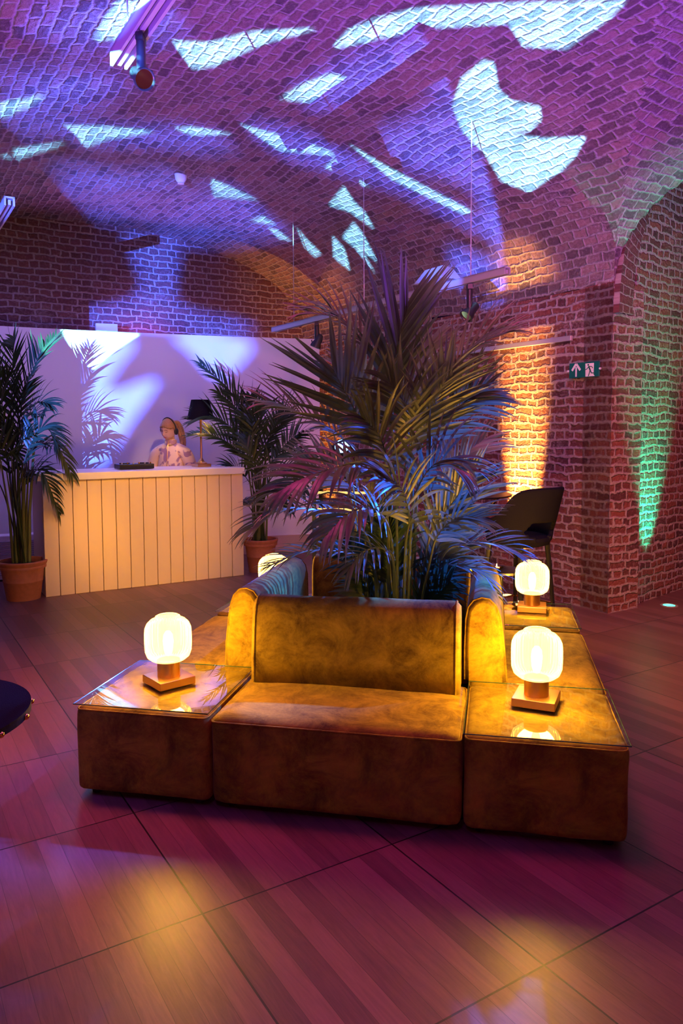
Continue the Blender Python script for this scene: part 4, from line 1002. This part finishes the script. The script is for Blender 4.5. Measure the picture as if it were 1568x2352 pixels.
body = skin(V, Ed, Rd)
bm = bmesh.new(); bm.from_mesh(body)
for sg in (-1, 1):      # hands: palm, four unequal fingers and a thumb leaving the side
    bx, by, bz = sg*.18, -.20, 1.02
    hv = [(bx, by+.01, bz), (bx-sg*.005, by-.045, bz-.012)]; he = [(0, 1)]; hr = [(.026,.017), (.036,.014)]
    for f in range(4):
        fx = bx+(-.03+.02*f); ln = (.026, .031, .029, .022)[f]; k0 = len(hv)
        hv += [(fx, by-.075, bz-.012), (fx, by-.075-ln, bz-.020), (fx, by-.075-ln*1.75, bz-.038)]; he += [(1, k0), (k0, k0+1), (k0+1, k0+2)]; hr += [.0095, .0085, .007]
    k0 = len(hv); hv += [(bx-sg*.045, by-.030, bz-.018), (bx-sg*.062, by-.058, bz-.026)]; he += [(0, k0), (k0, k0+1)]; hr += [.0115, .009]
    hm = skin(hv, he, hr); bm.from_mesh(hm)
HC = Vector((-.012, -.035, 1.60)); HR = Matrix.Rotation(radians(-14), 3, 'Z') @ Matrix.Rotation(radians(20), 3, 'X') @ Matrix.Rotation(radians(8), 3, 'Y')
def headpt(d):          # d: unit direction, face towards -Y
    x, y, z = d; r = Vector((x*.080, y*.100, z*.122))
    jaw = max(0, -z); r.x *= 1-.28*jaw**1.5; r.y *= 1-.10*jaw
    if y < 0:
        g = lambda cx, cz, sx, sz: math.exp(-((x-cx)/sx)**2-((z-cz)/sz)**2)
        dy = 0
        dy -= .022*g(0, -.18, .13, .16)+.010*g(0, .02, .10, .2)      # nose
        dy -= .006*g(0, .30, .5, .12)                               # brow
        dy += .010*g(.36, .08, .17, .11)+.010*g(-.36, .08, .17, .11) # eye sockets
        dy -= .009*g(0, -.50, .22, .07)                             # lips
        dy -= .012*g(0, -.86, .28, .16)                             # chin
        dy -= .004*g(.5, -.25, .2, .25)+.004*g(-.5, -.25, .2, .25)
        r.y += dy
    return HC+HR @ r
hb_ = bmesh.new(); bmesh.ops.create_uvsphere(hb_, u_segments=56, v_segments=40, radius=1)
for v in hb_.verts: v.co = headpt(v.co.normalized())
for sg in (-1, 1):      # ears
    e = bmesh.ops.create_uvsphere(hb_, u_segments=12, v_segments=8, radius=1)['verts']
    for v in e: v.co = HC+HR @ Vector((sg*.079+v.co.x*.010, .008+v.co.y*.018, -.005+v.co.z*.030))
tm = bpy.data.meshes.new('t'); hb_.to_mesh(tm); bm.from_mesh(tm)
bmt = bmesh.new(); tube(bmt, [(0, 0, 1.44), HC+HR @ Vector((0, .02, -.07))], [.046, .048], 16); tm2 = bpy.data.meshes.new('t'); bmt.to_mesh(tm2); bm.from_mesh(tm2)
bme = bpy.data.meshes.new('body'); bm.to_mesh(bme); bm.free()
tmpo = bpy.data.objects.new('t', bme); COL.objects.link(tmpo); rm = tmpo.modifiers.new('r', 'REMESH'); rm.mode = 'VOXEL'; rm.voxel_size = .0045
bpy.context.view_layer.update(); bme2 = bpy.data.meshes.new_from_object(tmpo.evaluated_get(bpy.context.evaluated_depsgraph_get())); bpy.data.objects.remove(tmpo)
bme2.materials.clear(); link('body', bme2, M['skin'], per, smooth=True)
# clothes
jm = skin([(0,0,.86),(0,0,1.0),(0,0,1.14),(0,.01,1.27),(0,.01,1.37),(0,-.005,1.45),
  (-.085,.01,1.375),(-.17,.01,1.34),(-.235,.02,1.17),(-.215,-.12,1.06),(-.185,-.185,1.03),(.085,.01,1.375),(.17,.01,1.34),(.235,.02,1.17),(.215,-.12,1.06),(.185,-.185,1.03)],
 [(0,1),(1,2),(2,3),(3,4),(4,5),(4,6),(6,7),(7,8),(8,9),(9,10),(4,11),(11,12),(12,13),(13,14),(14,15)],
 [(.185,.14),(.185,.14),(.18,.135),(.165,.125),(.12,.10),(.075,.075),.085,.085,.078,.060,.043,.085,.085,.078,.060,.043])
bm = bmesh.new(); lathe(bm, [(.066, 1.43), (.072, 1.455), (.066, 1.485), (.058, 1.49), (.054, 1.47), (.05, 1.44)], 28, (0, -.008, 0)); o = fin(bm, 'collar', None, per, True); COLLAR = o
M['jacket'] = None
m, nt, b = mat('printed_fabric'); vo = N(nt, 'ShaderNodeTexNoise', Scale=9.0, Detail=1.5, Distortion=.8); tc = nt.nodes.new('ShaderNodeTexCoord'); nt.links.new(tc.outputs['Object'], vo.inputs['Vector'])
cr = nt.nodes.new('ShaderNodeValToRGB'); e = cr.color_ramp.elements; e[0].position = .40; e[0].color = (.40, .22, .30, 1); e[1].position = .45; e[1].color = (.92, .68, .44, 1); nt.links.new(vo.outputs['Fac'], cr.inputs[0]); nt.links.new(cr.outputs[0], b.inputs['Base Color']); setp(b, Roughness=.7)
link('jacket', jm, m, per, smooth=True); COLLAR.data.materials.append(m)
bm = bmesh.new(); tube(bm, [(0, -.082, 1.47), (0, -.10, 1.40), (0, -.118, 1.34), (0, -.13, 1.27), (0, -.135, 1.2), (0, -.142, 1.0), (0, -.142, .9)], .004, 6); fin(bm, 'zip', M['brass'], per)
tr_ = skin([(0,0,.93),(-.09,0,.86),(-.10,0,.50),(-.10,.02,.12),(.09,0,.86),(.10,0,.50),(.10,.02,.12)], [(0,1),(1,2),(2,3),(0,4),(4,5),(5,6)], [(.15,.115),.095,.07,.06,.095,.07,.06]); link('trousers', tr_, M['trousers'], per, smooth=True)
for sg in (-1, 1): 
    bm = bmesh.new(); box(bm, (sg*.10, -.045, .035), (.10, .26, .068), bev=.025, seg=3); fin(bm, 'shoe', M['black'], per, True)
# hair cap, ponytail, headphones, features
hb_ = bmesh.new(); bmesh.ops.create_uvsphere(hb_, u_segments=48, v_segments=32, radius=1)
dl = [v for v in hb_.verts if (v.co.y < -.15 and v.co.z < .50-.30*abs(v.co.x)) or v.co.z < -.45 or (abs(v.co.x) > .8 and v.co.z < .05 and v.co.y < .1)]
bmesh.ops.delete(hb_, geom=dl, context='VERTS')
for v in hb_.verts:
    d = v.co.normalized(); p = headpt(d); c = HC; v.co = c+(p-c)*(1.15+.012*sin(atan2(d.x, d.z)*26))
o = fin(hb_, 'hair', M['hair'], per, True); md = o.modifiers.new('s', 'SOLIDIFY'); md.thickness = .012; md.offset = -1
def hl(x, y, z): return HC+HR @ Vector((x, y, z))
bm = bmesh.new(); pt = [hl(.0, .095, .06), hl(.02, .135, .05), hl(.05, .15, -.02), hl(.075, .14, -.10)]
pt += [pt[-1]+Vector((.02, -.01, -.08)), pt[-1]+Vector((.03, -.05, -.17)), pt[-1]+Vector((.02, -.08, -.26))]
for k in range(7):
    a = 2*pi*k/7; off = Vector((cos(a), sin(a), 0))*.016
    tube(bm, [p+off*(.5+1.0*min(1, i*.4)) for i, p in enumerate(spline(pt, 16))], [.012+.008*sin(pi*min(1, i/12)) if i < 15 else .004 for i in range(17)], 8)
fin(bm, 'ponytail', M['hair'], per, True)
hd = None
bm = bmesh.new(); tube(bm, [hl(.098*cos(t_), .012, -.005+.148*sin(t_)) for t_ in [pi*k/20 for k in range(21)]], .008, 8)
for sg in (-1, 1):
    e = bmesh.ops.create_uvsphere(bm, u_segments=18, v_segments=12, radius=1)['verts']
    for v in e: v.co = hl(sg*.094+v.co.x*.020, .012+v.co.y*.034, -.012+v.co.z*.040)
o = fin(bm, 'headphones', M['black'], per, True)
bm = bmesh.new()
for sg in (-1, 1):
    tube(bm, [headpt(Vector((sg*x, -sqrt(max(.01, 1-x*x-z*z)), z)))+HR @ Vector((0, -.002, 0)) for x, z in ((.18, .24), (.35, .29), (.52, .22))], .0028, 6)
fin(bm, 'eyebrows', M['brow'], per)
bm = bmesh.new()
for sg in (-1, 1):
    tube(bm, [headpt(Vector((sg*x, -sqrt(max(.01, 1-x*x-z*z)), z)))+HR @ Vector((0, -.001, 0)) for x, z in ((.20, .07), (.34, .03), (.48, .07))], .0032, 6)
fin(bm, 'eyelashes', M['brow'], per)
bm = bmesh.new(); tube(bm, [headpt(Vector((x, -sqrt(1-x*x-.25), -.50)))+HR @ Vector((0, -.001, 0)) for x in (-.24, -.1, 0, .1, .24)], [.003, .0055, .006, .0055, .003], 8); fin(bm, 'lips', M['lip'], per, True)
